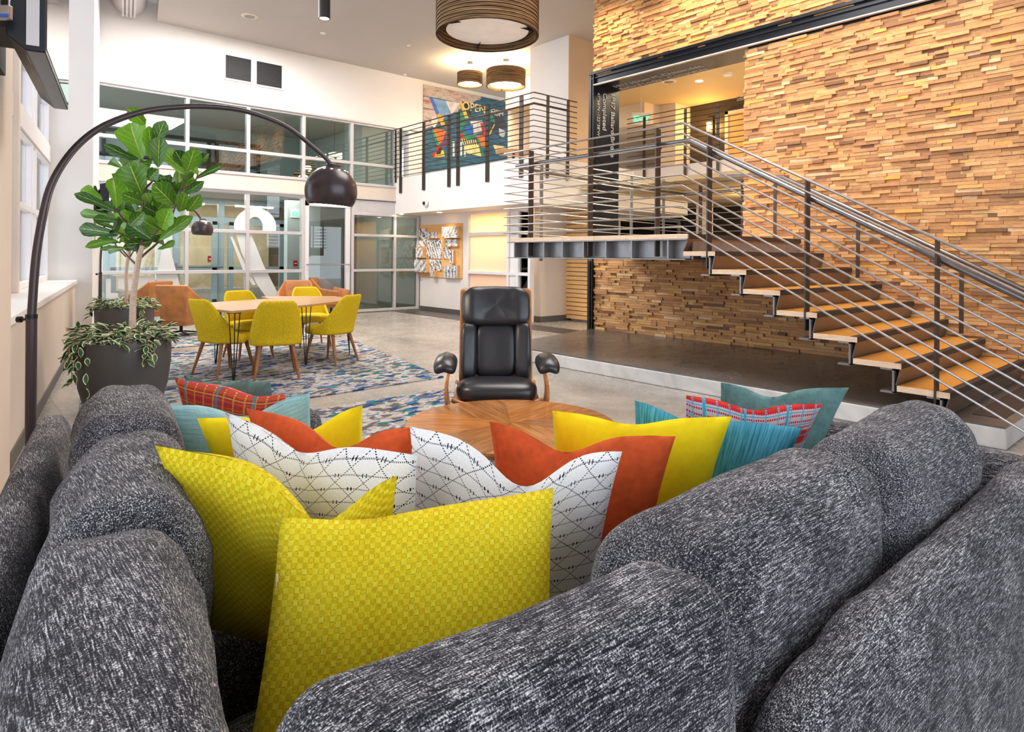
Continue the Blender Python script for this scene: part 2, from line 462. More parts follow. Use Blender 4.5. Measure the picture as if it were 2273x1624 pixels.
def mustard():
    t = MT('mustard_basket_weave', .85, 0, .2)
    x, y, z = t.xyz(t.co('UV', (54, 54, 1)))
    ch = ((x.m('FLOOR') + y.m('FLOOR')) * .5).fr().gt(.25)
    lx = (x.fr() - .5).ab(); ly = (y.fr() - .5).ab()
    dx = ((x * 5).fr() - .5).ab(); dy = ((y * 5).fr() - .5).ab()
    th = (ch * dx) + ((ch * -1 + 1) * dy)
    n = t.noise(t.co('Object'), 6, 3); nn = t.noise(t.co('UV', (54, 54, 1)), 1, 1)
    edge = lx.mx(ly).gt(.43)
    f = n * .35 + ch * .16 + nn * .4 + th * .25
    c = t.ramp(f, [(.28, (.62, .42, .004)), (.5, (.88, .68, .010)), (.72, (.98, .88, .07))])
    c = t.mix((edge * nn.gt(.56)) * .55, c, (.24, .15, .005))
    t.base(c)
    t.bump(th * .6 + ch * .3 - edge * .5, .6, .004); return t.m
M_mustard = mustard()
def stitched():
    t = MT('white_cotton_black_stitch', .9, 0, .1)
    nz = t.noise(t.co('UV', (3, 3, 1)), 1, 2); 
    x, y, z = t.xyz(t.co('UV', (1, 1, 1)))
    x = x + (nz - .5) * .03; y = y + (nz - .5) * .05
    ry = y * 15
    row = (ry.fr() - .5).ab()
    dash = (x * 130).fr().lt(.45)
    dash2 = (y * 130).fr().lt(.55)
    horiz = row.lt(.045) * dash
    cl = (x * 7.5 + (ry.m('FLOOR')) * .5).fr()
    tick = ((cl - .5).ab().lt(.12)) * row.lt(.13) * ((x * 62).fr().lt(.3))
    tri = ((((x * 7.5 + y * 7.5).fr() - .5).ab().lt(.024)).mx(((x * 7.5 - y * 7.5).fr() - .5).ab().lt(.024))) * dash2
    f = horiz.mx(tick).mx(tri)
    n = t.noise(t.co('UV', (180, 180, 1)), 1, 1)
    t.base(t.mix(f, t.ramp(n, [(.3, (.76, .75, .75)), (.7, (.90, .89, .89))]), (.015, .017, .03)))
    t.bump(n - f, .3, .002); return t.m
M_stitch = stitched()
def plaid(name, alt=False):
    t = MT(name, .9, 0, .15); x, y, z = t.xyz(t.co('UV', (1, 1, 1)))
    c1, c2 = ((.72, .045, .015), (.62, .05, .14)) if not alt else ((.70, .50, .38), (.62, .52, .62))
    b1 = ((x * 24).fr().lt(.55))
    base = t.mix(b1, c1, c2)
    base = t.mix(((y * 3.1).fr().lt(.4)), base, (.75, .10, .10) if not alt else (.70, .05, .03))
    base = t.mix((((y * 18).fr() - .5).ab().lt(.16)) * ((x * 60).fr().lt(.7)), base, (.78, .16, .02) if not alt else (.62, .02, .05))
    base = t.mix((((x * 11).fr() - .5).ab().lt(.08)) * ((y * 70).fr().lt(.6)), base, (.80, .55, .16) if not alt else (.10, .42, .62))
    base = t.mix((((x * 3.2 + .1).fr() - .5).ab().lt(.03)), base, (.03, .42, .62))
    base = t.mix((((y * 9).fr() - .5).ab().lt(.04)), base, (.75, .5, .1) if not alt else (.05, .40, .60))
    t.base(base); t.bump((x * 48).fr() + (y * 36).fr(), .35, .003); return t.m
M_plaid = plaid('red_plaid_weave'); M_plaid2 = plaid('multicolour_plaid_weave', True)
def chairfab():
    t = MT('yellow_chair_wool', .9, 0, .2); n1 = t.noise(t.co('Object', (260, 260, 30)), 1, 3); n2 = t.noise(t.co('Object'), 200, 2)
    t.base(t.ramp(n1 * .5 + n2 * .5, [(.36, (.40, .26, .004)), (.5, (.62, .43, .008)), (.66, (.80, .60, .04))]))
    t.bump(n1 + n2, .4, .002); return t.m
M_chair = chairfab()

def leafmat(name, dark, light, vein):
    t = MT(name, .32, 0, .5); x, y, z = t.xyz(t.co('UV', (1, 1, 1)))
    u = (x - .5).ab()
    mid = u.lt(.018)
    side = ((((y * 5.5) - u * 4).fr() - .5).ab().lt(.04)) * u.lt(.42)
    n = t.noise(t.co('Object'), 14, 2)
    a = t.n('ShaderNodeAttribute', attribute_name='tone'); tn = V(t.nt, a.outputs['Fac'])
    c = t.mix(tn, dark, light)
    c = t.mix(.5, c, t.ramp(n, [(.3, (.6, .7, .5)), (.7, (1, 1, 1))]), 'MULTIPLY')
    c = t.mix(mid.mx(side * .6), c, vein)
    t.base(c); t.bump(side * -1, .3, .004)
    tr = t.n('ShaderNodeBsdfTranslucent'); t.link(c, tr.inputs[0]); ms = t.n('ShaderNodeMixShader'); ms.inputs[0].default_value = .3
    t.link(t.b.outputs[0], ms.inputs[1]); t.link(tr.outputs[0], ms.inputs[2]); t.link(ms.outputs[0], t.nt.nodes['Material Output'].inputs[0])
    return t.m
M_leaf = leafmat('fiddle_leaf', (.012, .075, .010), (.17, .40, .02), (.45, .62, .12))
def hoyamat():
    t = MT('variegated_leaf', .45, 0, .4); x, y, z = t.xyz(t.co('UV', (1, 1, 1)))
    u = (x - .5).ab() * 2; w = (y - .5).ab() * 2
    e = (u.m('POWER', 2.0) + w.m('POWER', 3.0)); n = t.noise(t.co('Object'), 60, 2)
    t.base(t.ramp(e + n * .35, [(.62, (.03, .10, .04)), (.74, (.10, .22, .08)), (.84, (.78, .76, .45))]))
    return t.m
M_hoya = hoyamat()
# ================================================================== THE SETTING
GY = 13.72            # glass wall plane
XW = 8.08             # wood wall plane
CZ = 5.74             # ceiling
FB = 2.34; FT = 3.22  # balcony slab under / over
PLZ = .165            # platform height
struct(MB().box((-3.5, -7, -.2), (20, 24, 0)).build('floor', M_floor))
pl = MB().hex([(5.62, 1.13), (8.9, 1.13), (8.9, 7.35), (8.08, 7.17), (5.62, 6.62)], 0.001, PLZ - .012)
struct(pl.build('trim_1', M_platface, bevel=.012))
struct(MB().hex([(5.625, 1.135), (8.9, 1.135), (8.9, 7.34), (8.08, 7.16), (5.625, 6.61)], PLZ - .012, PLZ).build('trim_2', M_plat))
# grip strip at the platform end, dark strips let into the floor
struct(MB().box((5.9, 1.2, PLZ), (7.95, 1.40, PLZ + .004)).build('trim_3', M_nosing))
struct(MB().hex([(8.14, 7.9), (8.72, 7.9), (8.72, 10.3), (8.95, 11.9), (8.95, 13.6), (8.12, 13.5), (8.14, 9.2)], .001, .006).build('trim_4', M_mat))
# ceiling with its free edge, and the higher ceiling beyond it
e1 = Vector((3.06, 13.9)); ed = Vector((.19, .98))
cp = [(e1.x - ed.x * 21, e1.y - ed.y * 21), (13.2, -7), (13.2, 13.9), (e1.x, e1.y)]
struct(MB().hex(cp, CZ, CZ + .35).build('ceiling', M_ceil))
struct(MB().box((-4, -7, 7.3), (13.2, 13.9, 7.4)).build('ceiling_high', M_white))
# white wall above the glazing
struct(MB().box((1.2, GY, 4.42), (13.2, GY + .25, 6.9)).build('wall_back', M_white))
struct(MB().box((8.62, GY, FT), (13.2, GY + .25, 4.44)).build('wall_back_balcony', M_white))

# ---- storefront glazing
win_n = 0
def storefront(name, a, b, xs, zs, fmat, gmat, w=.06, d=.10, skip=()):
    """frame + panes in the vertical plane from a to b; xs: distances of the posts, zs: heights of the rails"""
    a = Vector((a[0], a[1], 0)); b = Vector((b[0], b[1], 0)); t = (b - a).normalized(); nrm = Vector((t.y, -t.x, 0))
    root = bpy.data.objects.new(name, None); COL.objects.link(root); root.location = a; root['kind'] = 'structure'
    fr = MB()
    for x in xs: fr.obox(a + t * x + Vector((0, 0, (zs[0] + zs[-1]) / 2)), t * w / 2, nrm * d / 2, Vector((0, 0, (zs[-1] - zs[0]) / 2 + w / 2)))
    for z in zs: fr.obox(a + t * (xs[0] + xs[-1]) / 2 + Vector((0, 0, z)), t * (xs[-1] - xs[0]) / 2, nrm * (d / 2 - .002), Vector((0, 0, w / 2 - .001)))
    fr.build('window_frame', fmat, root, bevel=.006)
    for i in range(len(xs) - 1):
        for j in range(len(zs) - 1):
            if (i, j) in skip: continue
            p = MB().obox(a + t * (xs[i] + xs[i + 1]) / 2 + Vector((0, 0, (zs[j] + zs[j + 1]) / 2)), t * (xs[i + 1] - xs[i] - w) / 2, nrm * .004, Vector((0, 0, (zs[j + 1] - zs[j] - w) / 2)))
            g = gmat(i, j) if callable(gmat) else gmat
            p.build('pane', g, root)
    return root
GX = [Py(x, 500, GY).x for x in (413, 548, 671)]
upx = [1.4, GX[0], GX[1], GX[2], Py(779, 350, GY).x, 8.22]
wu = storefront('window_1', (0, GY), (1, GY), upx, [2.99, 3.47, 4.40], M_alu, M_glasscoat, .07, .13)
lowx = [1.4, 2.08, GX[0], GX[1], GX[2]]
wl = storefront('window_2', (0, GY), (1, GY), lowx, [.05, .99, 1.81, 2.62], M_alu, M_glass, .07, .13)
wr = storefront('window_3', (0, GY), (1, GY), [7.10, 8.22, 8.88], [.05, .99, 1.81, 2.30], M_alu, M_glasscoat, .06, .13, skip=())
struct(MB().box((7.07, GY - .06, 2.3), (8.25, GY + .06, 2.62)).build('window_4', M_alu))
struct(MB().box((1.4, GY - .09, 2.65), (8.22, GY + .1, 2.99)).build('trim_5', M_pier, bevel=.01))
for z in (2.66, 2.98, 4.43): struct(MB().box((1.4, GY - .11, z - .018), (8.24, GY - .05, z + .018)).build('trim_6', M_alu))
# entrance door with a pull bar
dr = bpy.data.objects.new('door_1', None); COL.objects.link(dr); dr.location = (GX[2], GY, 0); dr['kind'] = 'structure'
x0, x1 = GX[2] + .04, 7.06
db = MB()
for x in (x0 + .05, x1 - .07): db.box((x - .05, GY - .04, .02), (x + .05, GY + .04, 2.55))
for z in (.10, 2.5): db.box((x0, GY - .04, z - .08), (x1, GY + .04, z + .08))
db.build('door_frame', M_aluwhite, dr, bevel=.006)
MB().box((x0 + .1, GY - .004, .16), (x1 - .12, GY + .004, 2.44)).build('pane', M_glass, dr)
hb = MB().tube([(x0 + .03, GY - .1, 1.13), (x1 - .03, GY - .1, 1.13)], .013, 10)
for x in (x0 + .05, x1 - .06): hb.tube([(x, GY - .1, 1.13), (x, GY - .03, 1.13)], .01, 8)
hb.build('door_handle', M_rod, dr, smooth='auto')
# frosted film artwork on the glass: a rounded hook and a slanting stroke
fl = bpy.data.objects.new('window_5', None); COL.objects.link(fl); fl.location = (4.3, GY, 1); fl['kind'] = 'structure'
def film(mb, pts, y=GY - .012):
    P = [Py(px, py, y) for px, py in pts]
    return mb.add(P, [list(range(len(P)))])
f1 = MB()
arc = []
for k in range(17):
    t = PI - k * PI / 16; arc.append((566 + 47 * math.cos(t), 503 - 42 * math.sin(t)))
inn = []
for k in range(17):
    t = k * PI / 16; inn.append((566 + 17 * math.cos(t), 503 - 22 * math.sin(t)))
for k in range(16):
    film(f1, [arc[k], arc[k + 1], inn[15 - k], inn[16 - k]])
film(f1, [(583, 503), (613, 503), (613, 512), (583, 512)])
film(f1, [(519, 503), (549, 503), (566, 540), (585, 588), (614, 645), (640, 672), (600, 672), (570, 630), (536, 560)])
film(f1, [(511, 525), (516, 525), (545, 590), (568, 632), (560, 632), (538, 596)])
f1.build('frosted_lettering', M_frostdecal, fl)
f2 = MB()
film(f2, [(358, 560), (375, 540), (388, 590), (404, 650), (340, 650)]); film(f2, [(262, 612), (340, 612), (372, 660), (262, 640)])
film(f2, [(235, 618), (246, 618), (246, 650), (262, 650), (262, 662), (235, 662)])
f2.build('frosted_lettering', M_frostdecal, fl)

# ---- window wall on the left (runs along W)
def WB(s0, s1, n0, n1, z0, z1): return MB().hex([W(s0, n0)[:2], W(s1, n0)[:2], W(s1, n1)[:2], W(s0, n1)[:2]], z0, z1)
lw = WB(4.45, 11.28, -1.1, -.60, 0, .90)
struct(lw.build('wall_left', M_pier))
struct(WB(4.45, 11.28, -1.1, -.575, .90, .955).build('trim_7', M_white, bevel=.006))
struct(WB(11.28, 13.78, -1.15, -.395, 0, 7.3).build('wall_left_pier', M_white))
struct(WB(2.0, 4.46, -1.15, -.53, 0, 7.3).build('wall_left_near_pier', M_pier))
struct(WB(-7, -1.0, -1.15, -.53, 0, 7.3).build('wall_left_rear_pier', M_pier))
struct(WB(-1.0, 2.0, -1.15, -.60, 0, .9).build('wall_left_low', M_pier))
struct(WB(-1.0, 13.7, -1.15, -.9, 6.2, 7.3).build('wall_left_lintel', M_white))
struct(WB(4.46, 11.28, -.6, -.588, 0, .10).build('baseboard_left', M_basebd))
struct(WB(11.25, 13.7, -.395, -.383, 0, .10).build('baseboard_pier', M_basebd))
a = W(7.75, -.98); b = W(11.28, -.98)
storefront('window_6', a, b, [.03, 1.6, 2.0, 3.5], [.99, 1.84, 2.62], M_aluwhite, M_winglass, .07, .12)
storefront('window_7', a, b, [.03, 1.6, 2.0, 3.5], [2.85, 3.47, 4.4, 6.2], M_aluwhite, M_winglass, .07, .12)
a = W(4.46, -.98)
storefront('window_8', a, b, [.03, 1.6, 3.2], [.99, 1.84, 2.62], M_aluwhite, M_winglass, .07, .12)
storefront('window_9', a, b, [.03, 1.6, 3.2], [2.85, 3.47, 4.4, 6.2], M_aluwhite, M_winglass, .07, .12)
struct(WB(4.46, 11.28, -1.05, -.90, 2.62, 2.85).build('trim_8', M_aluwhite))
struct(WB(7.66, 7.78, -1.05, -.86, .95, 6.2).build('trim_9', M_pier))
a = W(-1, -.98); b = W(2, -.98)
storefront('window_10', a, b, [.03, 1.5, 2.97], [.99, 1.84, 2.62, 3.47, 4.4, 6.2], M_aluwhite, M_winglass, .07, .12)
# rear glazed front of the hall (behind the viewer)
storefront('window_11', (-2.0, -6.2), (9, -6.2), [0, 2, 4, 6, 8, 10.1], [.05, 2.6, 3.0, 5.7], M_alu, M_winglass, .07, .12)

# ---- vestibule and what stands beyond the glass wall
struct(MB().box((1.0, 16.4, 2.66), (9.4, 16.55, 3.3)).build('wall_vestibule', M_grnwall))
struct(MB().box((1.0, 13.86, 2.68), (9.4, 16.5, 2.8)).build('ceiling_vestibule', M_ceil))
struct(MB().box((Py(638, 500, 15.2).x, 15.2, 0), (Py(711, 500, 15.2).x, 15.4, 2.68)).build('wall_partition', M_grnwall))
vx = [1.2] + [Py(x, 500, 16.4).x for x in (238, 392, 490, 640)] + [Py(660, 500, 16.4).x]
storefront('window_12', (0, 16.4), (1, 16.4), vx, [.05, 2.15, 2.62], M_blueframe, M_winglass, .14, .12)
db = MB()
vx2 = [Py(x, 500, 16.3).x for x in (245, 482, 508, 630)]
for p, q in ((vx2[0], vx2[1]), (vx2[2], vx2[3])):
    for z in (.15, 1.0, 2.08): db.box((p, 16.28, z - (.12 if z < .2 else .04)), (q, 16.36, z + (.12 if z < .2 else .04)))
    for x in (p + .05, q - .05): db.box((x - .06, 16.28, .03), (x + .06, 16.36, 2.12))
dq = bpy.data.objects.new('door_2', None); COL.objects.link(dq); dq.location = (vx2[0], 16.3, 0); dq['kind'] = 'structure'
db.build('door_frame', M_blueframe, dq)
pb = MB().tube([(Py(375, 590, 16.15).x, 16.15, 1.05), (Py(494, 590, 16.15).x, 16.15, 1.05)], .03, 10)
pb.box((Py(380, 590, 16.2).x, 16.12, .97), (Py(392, 590, 16.2).x, 16.28, 1.13))
pb.build('panic_bar', M_channel, dq)
struct(MB().box((-1, 19.2, -.2), (11, 19.5, 2.9)).build('wall_outside', M_extwall))
struct(MB().box((-1, 18.3, -.1), (11, 19.2, .42)).build('trim_10', M_extgrey))
struct(MB().box((-1, 16.6, 2.7), (11, 19.6, 2.95)).build('ceiling_outside', M_ceil))
struct(MB().box((Py(345, 600, 18.2).x, 18.15, 0), (Py(388, 600, 18.2).x, 18.25, 2.2)).build('wall_white_panel', M_snow))
struct(MB().box((7.25, 13.9, 0), (7.32, 19.2, 2.68)).build('wall_corridor', M_darkwall))
struct(MB().box((9.02, 13.86, 0), (9.4, 19.2, 2.68)).build('wall_corridor_end', M_snow))
struct(MB().box((7.3, 16.9, 0), (9.05, 17.0, 2.68)).build('wall_corridor_back', M_grnwall))
# exit route light tubes over the outside walk
for x in (3.6, 4.6, 6.4):
    t_ = thing('strip_light', 'slim glowing strip light under the outside canopy, %s' % {3.6: 'over the push bar door', 4.6: 'behind the frosted hook', 6.4: 'seen through the entrance door'}[x], 'light', (x, 18, 2.68), 'strip lights outside')
    MB().box((x - .5, 17.95, 2.62), (x + .5, 18.05, 2.66)).build('tube', M_bulb2, t_)
    MB().box((x - .52, 17.93, 2.66), (x + .52, 18.07, 2.70)).build('housing', M_alu, t_)
# upper room behind the coated glass
struct(MB().box((-1, 18.5, 3.0), (11, 18.6, 5.6)).build('wall_upper_room', M_grnwall))
struct(MB().box((-1, 13.97, 4.75), (11, 18.6, 4.85)).build('ceiling_upper_room', M_ceil))
struct(MB().box((8.35, 13.97, 3.0), (8.5, 18.6, 4.8)).build('wall_upper_end', M_grnwall))
storefront('window_13', (0, 18.3), (1, 18.3), [1.8, 2.9, 3.9, 4.1, 5.3, 5.5, 6.6], [3.1, 3.75, 4.35], M_black, M_winglass, .08, .1)
struct(MB().box((1.9, 18.42, 3.1), (6.5, 18.48, 4.3)).build('wall_upper_bright', M_snow))

# ---- balcony slab and fascias
struct(MB().box((8.21, 8.78, FB), (13.2, GY, FT)).build('wall_balcony_fascia', M_white))
# wall with the photo board, frosted door storefront
yb0 = Px(1040, 600, 8.95).y
struct(MB().box((8.95, yb0, 0), (9.1, GY + .1, FB)).build('wall_photo', M_white))
struct(MB().box((8.935, yb0, 0), (8.95, GY - .06, .1)).build('baseboard_photo', M_basebd))
def fm(i, j): return M_frost if i == 0 else M_glass
ys = [Px(x, 600, 8.95).y for x in (1042, 1131, 1152, 1171)]
a = (8.95, yb0 - .03)
storefront('window_14', a, (8.95, 0), [0, yb0 - .03 - ys[1], yb0 - .03 - ys[2], yb0 - .03 - ys[3] + .1], [.04, .98, 1.83, FB - .03], M_aluwhite, fm, .07, .12)
struct(MB().box((8.93, ys[2], 0), (9.0, ys[1], FB)).build('trim_11', M_aluwhite))
# lit room behind with a wood-slat wall
sl = MB()
for k in range(26): sl.box((9.9, 8.9, .05 + k * .09), (10.0 + .03 * (k % 2), 13.0, .05 + k * .09 + .075))
struct(sl.build('wall_slats', M_board))
struct(MB().box((9.1, 12.9, 0), (12, 13.0, FB)).build('wall_office_end', M_cream))
struct(MB().box((10.05, 8.9, 0), (10.12, 13, FB)).build('wall_office_back', M_cream))
# columns
struct(MB().box((9.16, 9.55, 0), (10.72, 10.09, FB)).build('wall_column_low', M_pier))
struct(MB().box((9.148, 9.538, 0), (10.73, 10.09, .12)).build('baseboard_column', M_basebd))
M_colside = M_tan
struct(MB().box((9.30, 8.95, FT), (10.65, 10.07, CZ)).build('wall_column_high', M_white))
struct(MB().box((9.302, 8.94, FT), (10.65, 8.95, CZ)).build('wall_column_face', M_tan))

# ---- wood block wall
def block_wall():
    rnd = random.Random(5); v = []; f = []; col = []
    OY0, OY1, OZ0, OZ1 = 4.50, 7.17, 1.30, 4.33
    h = .0385; z = PLZ; row = 0
    while z < CZ + .1:
        y = -1.6 - rnd.random() * .2
        z1 = z + h - .0025
        while y < 7.17:
            L = rnd.choice((.07, .10, .13, .16, .20, .24, .28, .34)) * rnd.uniform(.85, 1.15)
            y1 = min(y + L, 7.185)
            zc = (z + z1) / 2
            a, b = y, y1
            if OZ0 < zc < 4.12:                       # the opening
                if a > OY0: break
                if b > OY0: b = OY0
            if 4.12 <= zc < 4.335: y = y1; continue    # steel header band
            d = rnd.choice((0, 0, .006, .016, .026, .038)) + rnd.random() * .006
            o = len(v)
            x0 = XW - d; x1 = XW + .05
            v.extend([(x0, a + .001, z), (x0, b - .001, z), (x0, b - .001, z1), (x0, a + .001, z1), (x1, a + .001, z), (x1, b - .001, z), (x1, b - .001, z1), (x1, a + .001, z1)])
            f.extend([(o, o + 3, o + 2, o + 1), (o + 3, o + 7, o + 6, o + 2), (o, o + 1, o + 5, o + 4), (o, o + 4, o + 7, o + 3), (o + 1, o + 2, o + 6, o + 5)])
            rr = (min(1, max(0, rnd.gauss(.5, .26))), rnd.random(), rnd.random())
            col.extend([rr] * 5)
            y = y1
        z += h; row += 1
    me = bpy.data.meshes.new('wall_right'); me.from_pydata(v, [], f)
    at = me.attributes.new('blk', 'FLOAT_VECTOR', 'FACE')
    at.data.foreach_set('vector', [q for c in col for q in c])
    me.materials.append(M_block)
    o = bpy.data.objects.new('wall_right', me); COL.objects.link(o); struct(o)
block_wall()
struct(MB().box((XW + .045, -7, 0), (8.6, 4.48, CZ)).build('wall_right_core', M_darkwall))
struct(MB().box((XW + .045, 4.48, 0), (8.6, 7.13, 1.30)).build('wall_right_core_low', M_darkwall))
struct(MB().box((XW + .045, 4.48, 4.36), (8.6, 7.17, CZ)).build('wall_right_core_high', M_darkwall))
# black steel portal: jamb, header channel with lips
pm = MB().box((8.04, 7.13, PLZ - .16), (8.66, 7.22, 4.36)).box((8.015, 7.19, 0), (8.06, 7.245, 4.39)).box((8.0, 7.13, 0), (8.05, 7.15, 4.33))
struct(pm.build('trim_12', M_black))
hm = MB().box((8.05, -7, 4.17), (8.66, 7.2, 4.36)).box((8.0, -7, 4.335), (8.06, 7.24, 4.375)).box((8.02, -7, 4.27), (8.06, 7.2, 4.285))
struct(hm.build('trim_13', M_black))
struct(MB().box((8.0, -7, 4.155), (8.05, 7.13, 4.17)).build('trim_14', M_platface))
rv = thing('portal_lettering', 'grey raised lettering on the black steel portal of the stair opening', 'lettering', (8.3, 7.12, 3.2))
# reading downwards on the jamb: text runs along -Z, its top points to +X
def words(name, body, sz, org, xd, yd, bold):
    for w_ in body.split(' '):
        o_ = text_mesh(name, w_, sz, org, xd, yd, M_letter, rv, .002, bold=bold)
        ext = max((Vector(v.co) + rv.location - org).dot(xd) for v in o_.data.vertices)
        org = org + xd * (ext + sz * .28)
P = [Py(x, y, 7.125) for x, y in ((1365, 208), (1347, 208), (1335, 207))]
for body, sz, bold, p, ln in (('1917 Ballard Bridge', .138, .0015, P[0], 0), ('Completed', .138, .0015, P[1], 1), ("47\u00b066'N -122\u00b038'W", .09, 0, P[2], 2)):
    words('inscription', body, sz, Vector((p.x - .1, 7.122, p.z)), Vector((0, 0, -1)), Vector((1, 0, 0)), bold)
hp = [Pz(1385, 180, 4.165), Pz(1378, 192, 4.165)]
words('inscription', '1917 Hiram M. Chittenden', .155, Vector((8.42, 7.02, 4.166)), Vector((0, -1, 0)), Vector((-1, 0, 0)), .001)
words('inscription', 'Ballard Locks - Completed', .155, Vector((8.60, 7.02, 4.166)), Vector((0, -1, 0)), Vector((-1, 0, 0)), 0)

# ---- second hall seen through the stair opening
struct(MB().box((10.7, -3, 5.0), (19, 12.4, 5.1)).build('ceiling_hall', M_ochre))
struct(MB().box((10.62, -3, 5.0), (10.7, 12.4, CZ)).build('wall_hall_bulkhead', M_cream))
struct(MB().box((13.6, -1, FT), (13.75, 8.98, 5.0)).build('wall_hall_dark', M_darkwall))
struct(MB().box((13.0, 9.0, FT), (13.6, 9.45, 5.0)).build('wall_hall_column', M_cream))
struct(MB().box((12.4, 9.45, 4.5), (17, 12.3, 5.0)).build('wall_hall_soffit', M_cream))
struct(MB().box((16.4, 8.9, FT), (16.5, 12.3, 5.0)).build('wall_hall_end', M_cream))
struct(MB().box((10.7, 12.3, FT), (17, 12.4, 5.0)).build('wall_hall_side', M_cream))
struct(MB().box((11.2, -1, 2.72), (19, 9.08, FT)).build('wall_hall_fascia', M_white))
struct(MB().box((13.2, 8.8, 2.72), (19, 12.4, FT - .002)).build('floor_hall', M_cream))
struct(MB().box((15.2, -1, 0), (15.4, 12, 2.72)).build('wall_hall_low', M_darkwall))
struct(MB().box((9.5, -1, 2.66), (15.4, 9.2, 2.74)).build('ceiling_hall_low', M_ochre))
for x, y in ((13.4, 8.4), (14.2, 6.7)): struct(MB().box((x, y, 0), (x + .28, y + .28, 2.7)).build('trim_15', M_cream))
dd = bpy.data.objects.new('door_3', None); COL.objects.link(dd); dd.location = (13.6, 6.3, FT); dd['kind'] = 'structure'
p0 = Px(1612, 250, 13.58); 
MB().box((13.54, p0.y - 1.0, FT), (13.6, p0.y - .08, FT + 1.45)).build('door_leaf', M_board, dd)
MB().box((13.52, p0.y - .08, FT), (13.6, p0.y, FT + 1.5)).box((13.52, p0.y - 1.1, FT + 1.42), (13.6, p0.y, FT + 1.5)).build('door_frame', M_cream, dd)
# ================================================================== STAIRCASE
XF = 5.60; LZ = 1.58; RUN = .325; RIS = .175; LY0 = 3.74; LY1 = 6.40; XI = 8.02
st = thing('staircase', 'open steel staircase with orange fir treads climbing along the wood block wall to a landing', 'staircase', (XF, LY0, PLZ))
lt_ = MB()
nb = 5
db_ = [LY0 - .03, 4.49, 4.95, 5.45, 5.95, LY1]
for k in range(nb): lt_.box((XF - .02, db_[k] + .002, LZ - .05), (8.02 if k == 0 else 9.84, db_[k + 1] - .002, LZ))
lt_.build('landing_deck', M_endgrain, st, bevel=.003)
ch = MB()
ch.box((XF + .10, LY0 + .02, LZ - .245), (XF + .112, LY1, LZ - .055))          # web
ch.box((XF - .02, LY0 - .02, LZ - .062), (XF + .12, LY1 + .06, LZ - .05)).box((XF - .02, LY0, LZ - .262), (XF + .12, LY1 + .06, LZ - .25))
ch.box((XF + .1, LY1 - .01, LZ - .26), (9.84, LY1, LZ - .05))
ch.box((XF + .1, LY0 - .02, LZ - .26), (XI, LY0, LZ - .05))
ch.build('landing_channel', M_channel, st, bevel=.002)
for y in (3.95, 4.42, 4.78, 5.12, 5.46, 5.78, 6.07, 6.33):
    MB().box((XF - .01, y - .008, LZ - .25), (XF + .1, y + .008, LZ - .062)).build('stiffener', M_channel, st)
for i in range(1, 8):
    z = LZ - RIS * i; y1 = LY0 - RUN * (i - 1); y0 = y1 - RUN
    td = MB().box((XF, y0 + .055, z - .045), (XI, y1 + .03, z)).build('tread', M_tread, st, bevel=.003)
    MB().box((XF - .003, y0 + .0, z - .045), (XF + .004, y1 + .03, z - .001)).build('tread_end', M_endgrain, td)
    MB().box((XF, y0, z - .045), (XI, y0 + .055, z + .002)).build('nosing', M_nosing, td, bevel=.002)
    c = MB()     # steel channel carrying the tread, its end profile towards the hall
    c.box((XF - .004, y0 + .050, z - .235), (XI, y0 + .064, z - .045))
    c.box((XF - .004, y0 + .05, z - .060), (XI, y0 + .15, z - .0455)).box((XF - .004, y0 + .05, z - .240), (XI, y0 + .15, z - .225))
    c.build('channel', M_channel, st)
    yr = y0 + .01
    r = MB().add([(XF + .01, y0 + .004, z - .045), (XI, y0 + .004, z - .045), (XI, y0 + .035, z - RIS), (XF + .01, y0 + .035, z - RIS),
                  (XF + .01, y0 + .014, z - .045), (XI, y0 + .014, z - .045), (XI, y0 + .045, z - RIS), (XF + .01, y0 + .045, z - RIS)],
                 [[0, 1, 2, 3][::-1], [4, 5, 6, 7], [0, 4, 5, 1][::-1], [2, 6, 7, 3], [0, 3, 7, 4], [1, 5, 6, 2]])
    r.build('riser', M_riser, st)
MB().add([(XF, LY0 - .03, LZ - .05), (XI, LY0 - .03, LZ - .05), (XI, LY0 + .03, LZ - RIS), (XF, LY0 + .03, LZ - RIS), (XF, LY0 - .02, LZ - .05), (XI, LY0 - .02, LZ - .05), (XI, LY0 + .04, LZ - RIS), (XF, LY0 + .04, LZ - RIS)],
         [[0, 1, 2, 3][::-1], [4, 5, 6, 7], [0, 4, 5, 1][::-1], [2, 6, 7, 3], [0, 3, 7, 4], [1, 5, 6, 2]]).build('riser', M_riser, st)
MB().box((XF, LY0 - .045, LZ - .05), (XI, LY0 + .01, LZ + .002)).build('nosing', M_nosing, st)
for i in (2, 5): # plate stringers under the treads
    pass

# ---- front railing
def zstair(y):      # height of the walking line above / below the landing edge
    return LZ if y >= LY0 + .03 else LZ - (LY0 + .03 - y) * (RIS / RUN)
rl = thing('stair_railing', 'steel stair railing with eleven thin rods facing the lounge, wrapping the landing', 'railing', (XF, LY0, LZ))
yb = 3.78
TOP = 1.115
Y_END = -.35
for k in range(11):
    dz = TOP - k * .1045
    z0 = LZ + dz
    pts = [(XF - .02, Y_END, z0 - (yb - Y_END) * RIS / RUN), (XF - .02, yb, z0), (XF - .02, 6.53, z0 + .0), (9.84, 6.60, z0 - .07), (9.84, 4.0, z0 - .07)]
    if k == 0: pts = [(XF - .02, Y_END, z0 - (yb - Y_END) * RIS / RUN), (XF - .02, yb, z0), (XF - .02, 6.53, z0), (9.84, 6.60, z0 - .07), (9.84, 4.0, z0 - .07)]
    m = MB().tube(pts[:3], .0095 if k else .012, 8)
    m.tube(pts[2:], .008 if k else .012, 6)
    m.build('rod', M_rod, rl, smooth='auto')
